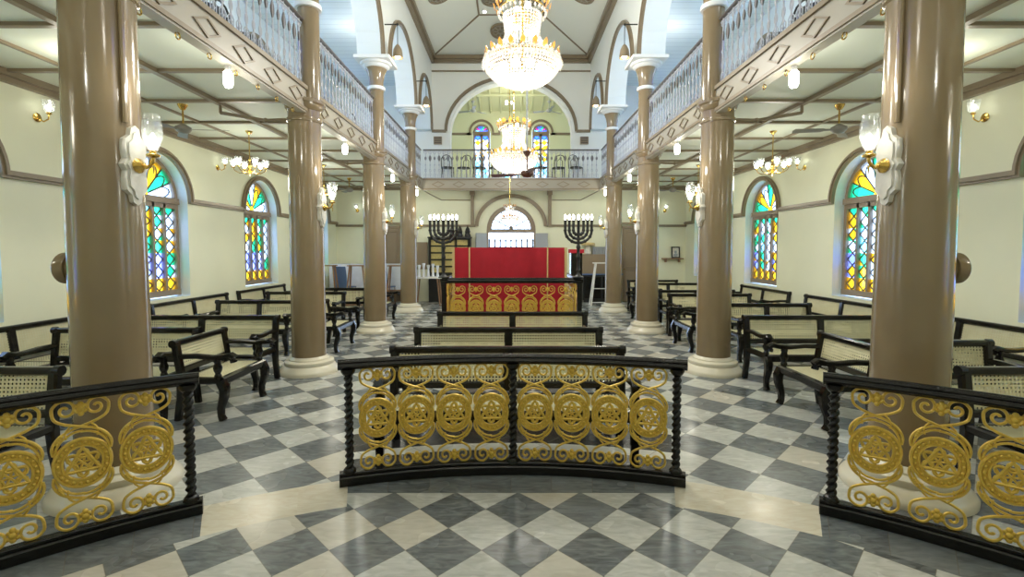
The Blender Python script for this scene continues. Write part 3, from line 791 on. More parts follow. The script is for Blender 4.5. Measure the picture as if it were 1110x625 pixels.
# ------------------------------------------------------------------ gold scroll rails
def spiral(cx, cz, r0, r1, a0, a1, n=18):
    return [(cx + (r0+(r1-r0)*i/n)*cos(a0+(a1-a0)*i/n), cz + (r0+(r1-r0)*i/n)*sin(a0+(a1-a0)*i/n)) for i in range(n+1)]
def smooth(pts, k=5):
    P = [pts[0]] + pts + [pts[-1]]; o = []
    for i in range(1, len(P)-2):
        for j in range(k):
            t = j/k; p0, p1, p2, p3 = P[i-1], P[i], P[i+1], P[i+2]
            o.append(tuple(.5*((2*b)+(-a+c)*t+(2*a-5*b+4*c-d)*t*t+(-a+3*b-3*c+d)*t**3) for a, b, c, d in zip(p0, p1, p2, p3)))
    o.append(pts[-1]); return o
def scroll_mesh(h=.76, w=.128):
    """upright gold scroll panel in x,z around x=0, z 0..h; y thin"""
    m = MB(); T = .0080; zc = h/2; k = h/.76
    def strand(pts, r=T, y=0): m.tube([(a, y, b) for a, b in pts], r, 6)
    for sx in (-1, 1):
        for sz in (-1, 1):
            Z = lambda b: zc + sz*b*k
            # volute, round outer loop, crossing, then down to the medallion
            main = [(.066+q_*cos(w_), .300+q_*sin(w_)*1.08) for q_, w_ in [(.010+.050*(t_/22)**1.15, PI*-.25+2*PI*1.55*(1-t_/22)) for t_ in range(21)]] + [(.112, .256), (.076, .228), (.036, .212), (0, .200), (-.045, .186), (-.088, .162), (-.116, .128), (-.127, .092), (-.122, .060)]
            pts = smooth([(sx*a, Z(b)) for a, b in main], 4)
            m.tube([(a, sx*.006, b) for a, b in pts], T, 6)
            # arched strands over the medallion
            m.tube([(a, -sx*.006, b) for a, b in smooth([(sx*a, Z(b)) for a, b in [(.116, .050), (.112, .088), (.092, .128), (.062, .155), (.030, .170), (-.004, .174)]], 6)], T*.9, 6)
            m.tube([(a, -sx*.004, b) for a, b in smooth([(sx*a, Z(b)) for a, b in [(.040, .212), (.062, .190), (.070, .165), (.066, .140)]], 5)], T*.7, 6)
            # leaf
            for q in range(4): m.ball((sx*(.104-.006*q), 0, Z(.122+.012*q)), .009, 6, 4, sy=.6)
        m.tube([(sx*.020, -.008, zc+.285*k), (sx*.030, -.008, zc+.30*k)], .010, 6)
    for sz in (-1, 1):
        for a, b, r in ((0, .300, .020), (0, .325, .015), (0, .272, .015), (.018, .315, .012), (-.018, .315, .012), (.016, .285, .011), (-.016, .285, .011)):
            m.ball((a, -.004, zc + sz*b*k), r, 8, 5, sy=.8)
    # medallion
    ring = lambda r, t, y=0, n=30: m.tube([(r*cos(2*PI*i/n), y, zc + r*1.06*sin(2*PI*i/n)) for i in range(n)], t, 6, True)
    ring(.122, .0105); ring(.088, .008)
    for i in range(22):
        a = 2*PI*i/22; m.ball((.105*cos(a), -.006, zc+.105*1.06*sin(a)), .0095, 6, 4)
    # backing annulus and interlaced six-point star
    n = 30
    m.band([(.090*cos(2*PI*i/n), zc+.090*1.06*sin(2*PI*i/n)) for i in range(n+1)], [(.120*cos(2*PI*i/n), zc+.120*1.06*sin(2*PI*i/n)) for i in range(n+1)], lambda a, b, d: (a, d, b), -.002, .003)
    for s0 in (0, PI/3):
        p = [(.084*cos(PI/2+s0+2*PI*i/3), zc+.084*sin(PI/2+s0+2*PI*i/3)) for i in range(3)]
        for i in range(3):
            a, b = p[i], p[(i+1) % 3]; m.tube([(a[0], .004 if s0 else -.004, a[1]), (b[0], .004 if s0 else -.004, b[1])], .0085, 6)
    for i in range(6):
        a = 2*PI*i/6+.5; m.tube([(.052*cos(a)+.024*cos(t), -.004, zc+.052*sin(a)+.024*sin(t)) for t in [2*PI*j/10 for j in range(10)]], .0065, 5, True)
    for q in range(3):
        a = PI*q/3+.2; m.tube([(-.045*cos(a), .004-.004*q, zc-.045*sin(a)), (.045*cos(a), .004-.004*q, zc+.045*sin(a))], .0065, 5)
    return m
scroll_proto = scroll_mesh(.755)
scroll_me = None
def scroll_part(parent, loc, rz, sc=(1,1,1)):
    global scroll_me
    if scroll_me is None: o = scroll_proto.obj('scroll_panel', M['gold'], parent, 60); scroll_me = o
    else: o = scroll_me.copy(); C.objects.link(o); o.parent = parent
    o.location = loc; o.rotation_euler = (0, 0, rz); o.scale = sc; return o
def rope_post(r, z0, z1, seg=20, n=60, turns=15):
    rings = []
    for i in range(n*2+1):
        z = z0 + (z1-z0)*i/(2*n)
        rings.append([Vector((r*(1+.26*cos(2*(t - turns*PI*(z-z0)/(z1-z0))))*cos(t), r*(1+.26*cos(2*(t - turns*PI*(z-z0)/(z1-z0))))*sin(t), z)) for t in [2*PI*j/seg for j in range(seg)]])
    m = MB().loft(rings)
    m.lathe([(.045, z0-.03), (.045, z0-.005), (.03, z0+.015)], 16); m.lathe([(.03, z1-.02), (.042, z1-.005), (.05, z1+.01), (.052, z1+.03)], 16)
    return m
RC, RR = (0, -.4), 3.98
P2 = lambda a, r=RR: (RC[0]+r*sin(a), RC[1]+r*cos(a))
post_me = [None]
def arc_rail(label, a0, a1, posts, panels, hh=.915):
    am = (a0+a1)/2; org = P2(am)
    t = thing('altar_rail', label, 'railing', (org[0], org[1], 0), 0, 'curved black and gold rails in the foreground')
    n = max(8, int(abs(a1-a0)*60))
    L = lambda a, z, r=RR: (P2(a, r)[0]-org[0], P2(a, r)[1]-org[1], z)
    aa = [a0+(a1-a0)*i/n for i in range(n+1)]
    m = MB().path([L(a, hh-.045) for a in aa], .085, .055, ch=.3)
    # carved fluting ribs along the handrail
    for off, z in ((-.026, hh-.018), (0, hh-.012), (.026, hh-.018)):
        m.tube([L(a, z, RR+off) for a in aa], .0135, 6)
    m.tube([L(a, hh-.045, RR-.036) for a in aa], .012, 6)
    m.obj('top_rail', M['rail'], t)
    m = MB().path([L(a, .035) for a in aa], .10, .07, ch=.12); m.path([L(a, .08) for a in aa], .06, .025, ch=.2); m.obj('bottom_rail', M['rail'], t)
    for a in posts:
        if post_me[0] is None: o = rope_post(.026, .11, hh-.10).obj('post', M['rail'], t, 60); post_me[0] = o
        else: o = post_me[0].copy(); C.objects.link(o); o.parent = t
        o.location = L(a, 0)
    for a in panels: scroll_part(t, L(a, .068), -a, (1.02, 1, 1.065))
    return t
D2 = math.radians
arc_rail('central curved black rail with gold scroll panels and three twisted posts', D2(-18.1), D2(18.4), [D2(-17.1), D2(.2), D2(17.4)], [D2(a) for a in (-14.2, -10.2, -6.2, -2.15, 2.6, 6.6, 10.6, 14.6)])
for s, sd in ((-1, 'left'), (1, 'right')):
    aa = [34.2+4.25*i for i in range(6)]
    arc_rail('%s foreground black rail with gold scroll panels and twisted end post' % sd, D2(s*30.2), D2(s*60), [D2(s*31.1), D2(s*58.8)], [D2(s*a) for a in aa])

# ------------------------------------------------------------------ raised reading platform (bimah)
BY, BX0, BX1, BZ = 7.50, -1.08, 1.10, .30
t = thing('raised_platform', 'raised wooden platform carrying the red draped table', 'platform', (0, BY, 0))
MB().box(BX0-.08, BX1+.08, -.08, 2.5, .0, BZ-.04).obj('plinth', M['wood'], t)
MB().box(BX0-.12, BX1+.12, -.12, 2.54, BZ-.04, BZ).obj('deck', M['wood'], t)
t = thing('platform_rail', 'black rail with seven gold scroll panels in front of the red cloth', 'railing', (0, BY, BZ))
MB().path([(BX0, 0, .90), (BX1, 0, .90)], .09, .06, ch=.25).path([(BX0, 0, .94), (BX1, 0, .94)], .06, .03, ch=.25).obj('top_rail', M['rail'], t)
MB().path([(BX0, 0, .04), (BX1, 0, .04)], .09, .07, ch=.15).obj('bottom_rail', M['rail'], t)
for x in (BX0+.03, BX1-.03):
    for y in (0,): MB().box(x-.035, x+.035, y-.035, y+.035, 0, .93).obj('post', M['rail'], t)
for i in range(7): scroll_part(t, (BX0+.247+i*.281, -.005, .085), 0, (.93, 1, 1.02))
MB().box(BX0+.085, BX0+.10, -.02, .02, .06, .88).box(BX1-.10, BX1-.085, -.02, .02, .06, .88).obj('gold_strip', M['gold'], t)
for sx, x, sd in ((-1, BX0, 'left'), (1, BX1, 'right')):
    t = thing('platform_side_rail', 'black rail with gold scrolls along the %s side of the platform' % sd, 'railing', (x, BY, BZ))
    MB().path([(0, .09, .90), (0, 2.3, .90)], .09, .06, ch=.25).obj('top_rail', M['rail'], t)
    MB().path([(0, .09, .04), (0, 2.3, .04)], .09, .07, ch=.15).obj('bottom_rail', M['rail'], t)
    MB().box(-.035, .035, 2.24, 2.31, 0, .93).obj('post', M['rail'], t)
    for i in range(7): scroll_part(t, (0, .26+i*.285, .085), PI/2)

# red draped table
def drape(x0, x1, y0, y1, z0, z1, n=60):
    m = MB(); per = []
    def walk(xa, ya, xb, yb, k):
        for i in range(k): per.append((xa+(xb-xa)*i/k, ya+(yb-ya)*i/k, (yb-ya, xa-xb)))
    walk(x0, y0, x1, y0, n); walk(x1, y0, x1, y1, 24); walk(x1, y1, x0, y1, n); walk(x0, y1, x0, y0, 24)
    rings = []
    for j in range(9):
        t = j/8; z = z1 - .012*(1-(1-min(1, t*8))**2) - (z1-z0-.012)*t if j else z1
        ring = []
        for i, (x, y, nn) in enumerate(per):
            l = math.hypot(*nn); w = (.004+.010*t)*sin(i*.55)*sin(i*.13+1) + .010*t
            if j == 0: w = -.008
            ring.append(Vector((x+nn[0]/l*w, y+nn[1]/l*w, z)))
        rings.append(ring)
    m.loft(rings[::-1]); return m
t = thing('reading_table', 'reading table draped in crimson velvet with gold braid bands', 'table', (0, 8.30, BZ))
m = MB()
for x in (-.85, .85):
    for y in (.1, .8): m.box(x-.04, x+.04, y-.04, y+.04, 0, 1.35)
m.obj('leg', M['wood'], t)
o = drape(-.98, .93, 0, .95, .04, 1.43); o.obj('velvet_cloth', M['red'], t)
for x, wd in ((-.98+.26, .022), (.93-.30, .022)):
    MB().box(x-wd/2, x+wd/2, -.020, -.014, .05, 1.434).box(x-wd/2, x+wd/2, -.020, .95, 1.431, 1.436).obj('gold_band', M['gtape'], t)
for x in (-.995, .945):
    f = MB().box(x-.018, x+.018, -.023, -.012, .05, 1.43)
    for i in range(46): f.box(x-.026, x+.026, -.026, -.018, .06+i*.03, .072+i*.03)
    f.obj('fringe', M['gtape'], t)

def make_menorah():
    t = thing('menorah', '', 'candelabrum')
    MB().lathe([(.085,0),(.085,.015),(.05,.03),(.024,.06),(.02,.10),(.032,.12),(.026,.14),(.024,.28),(.034,.31),(.034,.33),(.024,.36),(.024,.44),(.036,.47),(.030,.50),(.024,.52),(.022,.87),(.026,.88),(.026,.90)], 16).obj('stem', M['black'], t)
    for r in (.078, .142, .206):
        zc = .87 - .02; m = MB(); zb = .80 - r*1.12
        pts = [(-r, 0, .88)] + [(r*cos(a), 0, .74 + (r*1.12)*sin(a)*.85) for a in [PI + PI*i/18 for i in range(19)]] + [(r, 0, .88)]
        m.tube(pts, .021, 8)
        for a in [PI + PI*i/6 for i in range(7)]: m.ball((r*cos(a), 0, .74 + r*1.12*sin(a)*.85), .029, 8, 5)
        for sx in (-1, 1): m.lathe([(.014,.86),(.024,.88),(.024,.90)], 10, (sx*r, 0, 0))
        m.obj('branch', M['black'], t)
    b = None
    for x in (-.206, -.142, -.078, 0, .078, .142, .206):
        if b is None: b = MB().lathe([(.010,.90),(.012,.915),(.019,.94),(.017,.96),(.004,.985)], 10).obj('bulb', M['bulb'], t); q = b
        else: q = b.copy(); C.objects.link(q); q.parent = t
        q.location = (x, 0, 0)
    return t
place('menorah', make_menorah, (-1.055, BY, BZ+.955), 0, 'tall black seven-branched menorah with lit bulbs on the left platform corner', 'menorahs on the platform rail')
place('menorah', make_menorah, (1.05, BY, BZ+.955), 0, 'tall black seven-branched menorah with lit bulbs on the right platform corner', 'menorahs on the platform rail')
for x in (-1.055, 1.05): light((x, BY-.14, BZ+2.05), 3, r=.1)
# things behind the right menorah
t = thing('lectern_box', 'dark upright stand with a red top beside the right menorah', 'stand', (1.38, 10.2, 0))
MB().box(-.12, .12, -.1, .1, 0, 1.62).obj('body', M['wood'], t); MB().box(-.15, .15, -.13, .13, 1.62, 1.70).obj('top', M['red'], t)

# ------------------------------------------------------------------ gallery railings
def baluster_mb(kind):
    m = MB()
    m.tube([(0,0,.04), (0,0,.88)], .009, 6)
    m.lathe([(.009,.10),(.018,.12),(.009,.14)], 8); m.lathe([(.009,.42),(.020,.45),(.009,.48)], 8)
    hw_, z0_, z1_ = ((.040, .54, .76) if kind else (.030, .58, .72))
    m.prism([(hw_*sin(PI*q/8), z0_+(z1_-z0_)*q/8) for q in range(9)] + [(-hw_*sin(PI*q/8), z0_+(z1_-z0_)*q/8) for q in range(7, 0, -1)], lambda a, b, d: (a, d, b), -.007, .007, 1)
    for z in (.28,):
        m.tube([(.028*cos(t), 0, z+.05*sin(t)) for t in [2*PI*j/12 for j in range(12)]], .006, 5, True)
    for s in (-1, 1):
        m.tube([(s*.045, 0, .86), (s*.045, 0, .80), (s*.02, 0, .78), (0, 0, .80)], .006, 5)
        m.tube([(s*.045, 0, .06), (s*.045, 0, .16), (s*.02, 0, .19), (0, 0, .16)], .006, 5)
    return m
bal = [None, None]
def gallery_rail(label, p0, p1):
    """straight rail between two points at gallery level"""
    P0, P1 = Vector(p0), Vector(p1); L = (P1-P0).length; ang = math.atan2(P1.y-P0.y, P1.x-P0.x)
    t = thing('gallery_railing', label, 'railing', (P0.x, P0.y, ZG), ang, 'gallery railings')
    MB().path([(0,0,.90), (L,0,.90)], .06, .04, ch=.3).obj('handrail', M['dkrail'], t)
    MB().path([(0,0,.05), (L,0,.05)], .04, .03).path([(0,0,.85),(L,0,.85)], .02, .015).obj('bottom_rail', M['iron'], t)
    n = int(L/.135); st = L/n
    for i in range(n):
        k = i % 2
        if bal[k] is None: o = baluster_mb(k).obj('baluster', [M['iron'], M['dkrail']], t); bal[k] = o
        else: o = bal[k].copy(); C.objects.link(o); o.parent = t
        o.location = (st*(i+.5), 0, 0)
    return t
BAYN = ['in the bay overhead', 'in the bay between the first and second columns', 'in the bay between the second and third columns', 'in the bay between the third and fourth columns', 'in the short bay by the end wall']
for sx, sd in ((-1, 'left'), (1, 'right')):
    for i, (a, b) in enumerate(zip(ARCY[1:-1], ARCY[2:])):
        b = min(b, 14.95)
        gallery_rail('white iron railing of the %s gallery, %s' % (sd, BAYN[i]), (sx*2.76, a+.16, 0), (sx*2.76, b-.16, 0))
gallery_rail('white iron railing across the end gallery under the wide arch', (-2.68, 14.80, 0), (2.68, 14.80, 0))

# chairs on the galleries
def make_chair():
    t = thing('gallery_chair', '', 'chair')
    MB().lathe([(.0,.43),(.20,.43),(.205,.45),(.19,.465),(.0,.465)], 20).obj('seat', M['black'], t)
    for x, y in ((-.15,-.15),(.15,-.15)): MB().tube([(x, y, .44), (x*1.15, y*1.15, 0)], [.018, .012], 8).obj('leg', M['black'], t)
    for x in (-1, 1): MB().tube([(x*.15, .16, .44), (x*.17, .20, 0)], [.018, .012], 8).obj('leg', M['black'], t)
    m = MB().tube([(-.17, .17, .44), (-.17, .22, .75), (-.10, .24, .87), (0, .245, .90), (.10, .24, .87), (.17, .22, .75), (.17, .17, .44)], .014, 8)
    m.tube([(-.09, .175, .45), (-.09, .21, .70), (0, .225, .78), (.09, .21, .70), (.09, .175, .45)], .011, 8)
    m.obj('backrest', M['black'], t); return t
for i, (x, d) in enumerate(((-2.0, 'far left'), (-1.5, 'second from left'), (-1.0, 'third from left'), (-.5, 'left of the centre'), (.95, 'right of the centre'), (1.5, 'second from right'), (2.05, 'far right'))):
    place('chair', make_chair, (x, 15.3 + .05*(i % 2), ZG), .3*(-1)**i, 'black bentwood chair behind the end gallery railing, %s' % d, 'chairs on the end gallery')
for sx, sd in ((-1, 'left'), (1, 'right')):
    for y, d in ((5.3, 'nearest'), (6.0, 'second nearest'), (8.4, 'middle'), (10.9, 'farthest')):
        place('chair', make_chair, (sx*3.3, y, ZG), -sx*PI/2, 'black bentwood chair on the %s gallery, %s' % (sd, d), 'chairs on the side galleries')

# ------------------------------------------------------------------ lamps
def make_bulb():
    t = thing('hanging_bulb', '', 'light bulb')
    MB().tube([(0,0,0),(0,0,-.06)], .006, 6).lathe([(.022,-.11),(.026,-.10),(.026,-.06),(.012,-.05)], 12).obj('socket', M['white'], t)
    MB().lathe([(.0,-.27),(.03,-.262),(.042,-.24),(.044,-.13),(.03,-.11)], 16).obj('bulb', M['tubeb'], t)
    return t
for sx, sd in ((-1, 'left'), (1, 'right')):
    for y, d in ((1.6, 'overhead'), (4.82, 'nearest'), (8.15, 'middle'), (11.4, 'third'), (14.3, 'farthest')):
        place('hb', make_bulb, (sx*2.79, y, 3.56), 0, 'bright white bulb hanging under the edge of the %s gallery, %s' % (sd, d), 'bulbs under the gallery edge')
        light((sx*2.80, y, 3.22), 9, (1, .98, .86), .05)

def make_aisle_chandelier():
    t = thing('aisle_chandelier', '', 'chandelier')    # origin at the ceiling
    MB().lathe([(.0,-.06),(.02,-.055),(.05,-.02),(.06,0)], 14).obj('canopy', M['brass'], t)
    MB().lathe([(.008,-.05),(.008,-.46),(.022,-.48),(.012,-.52),(.03,-.56),(.035,-.60),(.018,-.66),(.03,-.70),(.0,-.76)][::-1], 12).obj('stem', M['brass'], t)
    for i in range(6):
        a = 2*PI*i/6 + .3; c, s = cos(a), sin(a)
        m = MB().tube([(c*r, s*r, z) for r, z in ((.02,-.64),(.08,-.70),(.16,-.71),(.23,-.67),(.25,-.62))], .007, 6)
        m.lathe([(.008,-.63),(.035,-.615),(.02,-.60)], 10, (c*.25, s*.25, 0)); am_ = m.obj('arm', M['brass'], t)
        MB().lathe([(.018,-.60),(.042,-.58),(.058,-.47),(.056,-.47),(.040,-.575),(.016,-.592)], 12, (c*.25, s*.25, 0)).obj('shade', M['glass'], am_)
        MB().lathe([(.008,-.60),(.022,-.57),(.024,-.54),(.006,-.50)], 8, (c*.25, s*.25, 0)).obj('bulb', M['bulb'], am_)
    return t
for sx, sd in ((-1, 'left'), (1, 'right')):
    for y, d in ((1.8, 'nearest'), (8.25, 'middle'), (11.5, 'farthest')):
        place('ac', make_aisle_chandelier, (sx*4.45, y, ZC), 0, 'brass chandelier with six glass cups under the %s aisle ceiling, %s' % (sd, d), 'brass aisle chandeliers')
        light((sx*4.45, y, 2.86), 16, (1, .94, .78), .15)
    light((sx*4.45, 5.0, 3.45), 8, (1, .94, .78), .15)

def make_fan(bm_='fanm'):
    t = thing('ceiling_fan', '', 'ceiling fan')
    MB().lathe([(.0,-.08),(.03,-.07),(.06,-.02),(.065,0)], 14).tube([(0,0,-.05),(0,0,-.28)], .012, 8).obj('rod', M['brass' if bm_ == 'fanm' else bm_], t)
    MB().lathe([(.0,-.40),(.06,-.39),(.10,-.35),(.10,-.31),(.05,-.28),(.02,-.26)], 20).obj('motor', M[bm_], t)
    for i in range(3):
        a = 2*PI*i/3+.5
        m = MB().prism([(.08,-.02),(.18,-.03),(.22,-.06),(.58,-.07),(.60,.0),(.58,.06),(.22,.05),(.18,.03),(.08,.02)], lambda p, q, d: (p, q, -.345+d+q*.2), 0, .006)
        m.xf(Matrix.Rotation(a, 4, 'Z')).obj('blade', M[bm_ if bm_ != 'brown' else 'fanb'], t)
    return t
for sx, sd in ((-1, 'left'), (1, 'right')):
    for y, d in ((6.75, 'near'), (13.6, 'far')):
        place('fan', make_fan, (sx*4.55, y, ZC), .4*sx, 'grey three-bladed ceiling fan in the %s aisle, %s one' % (sd, d), 'aisle ceiling fans')
for sx, sd in ((-1, 'left'), (1, 'right')):
    y = 17.3; z = 8.3-(y-YB)/3-.03
    place('fanw', lambda: make_fan('fanw'), (sx*1.35, y, 6.95), .2, 'pale ceiling fan seen through the wide end arch, %s' % sd, 'fans beyond the end arch')
    MB().tube([(sx*1.35, y, 6.93), (sx*1.35, y, z)], .012, 6).obj('fan_down_rod', M['fanw']).__setitem__('label', 'thin white rod carrying the %s fan beyond the end arch' % sd)
    bpy.context.scene.objects[-1] if False else None
for o in bpy.data.objects:
    if o.name.startswith('fan_down_rod'): o['category'] = 'rod'

def make_pendant():
    t = thing('pendant_lamp', '', 'pendant lamp')
    MB().tube([(0,0,-.01),(0,0,-.42)], .008, 6).obj('cord', M['black'], t)
    MB().tube([(0,0,0),(.27,0,0)], .012, 6).ball((0,0,0), .025).obj('bracket', M['black'], t)
    MB().lathe([(.025,-.40),(.05,-.43),(.085,-.50),(.10,-.60),(.105,-.66),(.098,-.66),(.08,-.51),(.045,-.44),(.02,-.42)], 20).obj('shade', M['trim'], t)
    MB().ball((0,0,-.62), .058, 12, 8).obj('bulb', M['warmb'], t)
    return t
for sx, sd in ((-1, 'left'), (1, 'right')):
    for i, (a, b) in enumerate(zip(ARCY[1:-1], ARCY[2:])):
        light((sx*2.29, a, 5.49), .8, (1, .85, .6), .05)
        place('pend', make_pendant, (sx*2.29, a, 6.22), 0 if sx > 0 else PI, 'brown bell-shaped lamp on the %s arcade, %s' % (sd, ['overhead', 'above the nearest column', 'above the second column', 'above the third column', 'above the farthest column'][i]), 'bell lamps of the arcades')

# crystal chandeliers
def make_crystal(light_r=.43):
    """origin at the lowest point"""
    t = thing('crystal_chandelier', '', 'chandelier')
    fr = MB(); be = MB(); am = MB()
    for r, z in ((.41, .30), (.17, .42), (.14, .78), (.24, .88)): fr.tube([(r*cos(2*PI*i/36), r*sin(2*PI*i/36), z) for i in range(36)], .010, 6, True)
    fr.lathe([(.012,.05),(.02,.10),(.012,.4),(.03,.5),(.012,.9),(.02,1.05),(.008,1.1)], 10)
    fr.obj('frame', M['brass'], t)
    # basket
    for j in range(14):
        a = (j+.6)/14*PI/2; r = .43*sin(a); z = .32 - .29*cos(a); n = max(6, int(2*PI*r/.034))
        for i in range(n): be.octa((r*cos(2*PI*(i+.5*(j % 2))/n), r*sin(2*PI*(i+.5*(j % 2))/n), z), .016, .022)
    be.octa((0, 0, .0), .03, .04)
    be.obj('basket', M['crystal'], t)['kind'] = 'stuff'
    be = MB()
    for j in range(12):   # neck strings
        z = .44 + .034*j*.95; r = .19 + .10*max(0, (5-j)/5)**2 if j < 5 else .185 + .004*(j-5)
        n = 34
        for i in range(n): be.octa((r*cos(2*PI*i/n), r*sin(2*PI*i/n), z), .015, .019)
    be.obj('bead_strings', M['crystal'], t)['kind'] = 'stuff'
    be = MB()
    for i in range(30):
        a = 2*PI*i/30; be.octa((.445*cos(a), .445*sin(a), .26), .020, .034); be.octa((.265*cos(a), .265*sin(a), .82), .016, .030)
        be.octa((.42*cos(a+.1), .42*sin(a+.1), .33), .018, .026)
    be.obj('drops', M['crystal'], t)['kind'] = 'stuff'
    for r, z, n in ((.40, .385, 20), (.32, .41, 16), (.26, .93, 14), (.30, .90, 14)):
        for i in range(n):
            a = 2*PI*i/n; am.prism([(-.018, 0), (.018, 0), (.026, .04), (0, .075), (-.026, .04)], lambda p, q, d: ((r+d+q*.25)*cos(a)-p*sin(a), (r+d+q*.25)*sin(a)+p*cos(a), z-.03+q), 0, .006)
    am.obj('amber_crown', M['amber'], t)['kind'] = 'stuff'
    for i in range(10):
        a = 2*PI*i/10; MB().ball((.25*cos(a), .25*sin(a), .20), .05, 8, 6).obj('bulb', M['cbulb'], t)
    for i in range(6):
        a = 2*PI*i/6; MB().ball((.12*cos(a), .12*sin(a), .62+.05*i), .035, 8, 6).obj('bulb', M['cbulb'], t)
    return t
def chain(parent_label, x, y, z0, z1, nm='chandelier_chain'):
    m = MB().tube([(x, y, z0), (x, y, z1)], .010, 6)
    z = z0
    while z < z1-.1: m.octa((x, y, z+.05), .022, .04); z += .16
    return tag(m.obj(nm, M['brass']), parent_label, 'chain')
place('cc', make_crystal, (.125, 5.5, 3.50), 0, 'largest crystal chandelier glowing white at the top centre', 'crystal chandeliers over the nave')
place('cc', make_crystal, (0, 1.2, 4.3), 0, 'unseen crystal chandelier added above the viewer to light the foreground', 'crystal chandeliers over the nave')  # added out of view as a source for the foreground light
chain('brass chain of the unseen chandelier added above the viewer', 0, 1.2, 5.4, 8.39)
chain('brass chain holding the largest crystal chandelier', .125, 5.5, 4.6, 8.39)
o = place('cc', make_crystal, (.05, 8.8, 3.05), 0, 'smaller-looking crystal chandelier below and behind the largest one', 'crystal chandeliers over the nave')
chain('brass chain of the crystal chandelier in front of the end gallery', .05, 8.8, 4.15, 8.39)
o = place('cc', make_crystal, (-.04, 14.2, 2.42), 0, 'small crystal chandelier hanging before the end doorway', 'crystal chandeliers over the nave'); o.scale = (.62, .62, .62)
chain('thin chain of the small chandelier before the end doorway', -.04, 14.2, 3.1, 8.36)
for x, y, z, W in ((.125, 5.5, 3.42, 16), (.125, 5.5, 3.74, 5), (.125, 5.5, 5.2, 120), (.05, 8.8, 2.98, 14), (.05, 8.8, 4.9, 190), (.05, 8.8, 3.3, 5), (-.04, 14.2, 2.38, 8), (0, 1.2, 4.22, 16), (0, 1.2, 5.6, 60)):  # last pair: fill light of the unseen chandelier added above the viewer
    light((x, y, z), W, (1, .95, .84), .15)
# cluster lamps in the galleries
def make_cluster():
    t = thing('gallery_lamp', '', 'pendant lamp')
    MB().tube([(0,0,0),(0,0,-.45)], .006, 6).lathe([(.0,-.5),(.03,-.48),(.02,-.44)], 10).obj('stem', M['brass'], t)
    for i in range(3):
        a = 2*PI*i/3; MB().tube([(0,0,-.46),(.10*cos(a),.10*sin(a),-.48)], .006, 6).obj('arm', M['brass'], t)
        MB().ball((.12*cos(a), .12*sin(a), -.50), .045, 10, 7).obj('bulb', M['tubeb'], t)
    return t
for sx, sd in ((-1, 'left'), (1, 'right')):
    for y, d, z in ((4.9, 'nearest', 5.9), (8.6, 'middle', 6.0), (11.6, 'farthest', 6.0)):
        place('cl', make_cluster, (sx*3.45, y, ZU), 0, 'white three-bulb lamp under the %s gallery ceiling, %s' % (sd, d), 'gallery ceiling lamps')
        light((sx*3.7, y, 6.25), 14, (.92, .97, 1), .1)
light((0, 17.0, 6.5), 45, (1, .93, .72), .15);  # light added to brighten the room beyond the wide arch
t = place('cl', make_cluster, (.0-.1, 17.0, 7.3), 0, 'three-bulb lamp added beyond the wide end arch to brighten that room', None)
MB().tube([(-.1, 17.0, 7.29), (-.1, 17.0, 7.84)], .008, 6).obj('lamp_rod', M['brass']); o = bpy.data.objects['lamp_rod']; tag(o, 'brass rod of the lamp added beyond the wide end arch', 'rod')
# brown nave fan
place('fanb', lambda: make_fan('fanb'), (.245, 7.45, 3.20), .18, 'dark brown ceiling fan on a long rod in the middle of the nave')
MB().tube([(.245, 7.45, 3.20), (.245, 7.45, 8.39)], .014, 8).obj('fan_long_rod', M['fanw']); tag(bpy.data.objects['fan_long_rod'], 'long white rod of the brown nave fan', 'rod')
# spot lamps and round vents on the nave ceiling
def vent(x, y, z, nrm, label):
    m = MB(); n = 32
    m.tube([(.27*cos(2*PI*i/n), .27*sin(2*PI*i/n), 0) for i in range(n)], .035, 8, True)
    g = MB()
    for i in range(8):
        a = 2*PI*i/8; g.tube([(.05*cos(a), .05*sin(a), -.01), (.25*cos(a), .25*sin(a), -.01)], .010, 5)
        g.tube([(.15*cos(a+.39)+.07*cos(q), .15*sin(a+.39)+.07*sin(q), -.01) for q in [2*PI*j/12 for j in range(12)]], .010, 5, True)
    t = thing('ceiling_vent', label, 'vent', (x, y, z), 0, 'round vents of the nave ceiling')
    t.rotation_euler = Vector(nrm).to_track_quat('Z', 'Y').to_euler()
    m.obj('rim', M['trim'], t); g.obj('grille', M['fascia'], t)
    MB().lathe([(.0,.012),(.26,.012),(.26,.014),(.0,.014)], 32).obj('backing', M['trim'], t)
sl = (TZ2-TZ1)/(TX1-TX2)
for sx, sd in ((-1, 'left'), (1, 'right')):
    for y, d in ((8.6, 'near'), (12.4, 'far'), (4.6, 'overhead')):
        vent(sx*1.80, y, TZ1 + sl*(TX1-1.80) - .05, (sx*sl, 0, 1), 'round ornamental vent in the %s slope of the nave ceiling, %s' % (sd, d))
el = (TZ2-TZ1)/(TY1-TY2)
vent(-.32, 14.6, TZ1 + el*(YB-14.6)-.05, (0, el, 1), 'round vent in the end slope of the nave ceiling')
for x, d in ((-.50, 'left'), (.50, 'right')): vent(x, 13.2, TZ2-.05, (0, 0, 1), 'round vent in the flat middle of the nave ceiling, %s' % d)

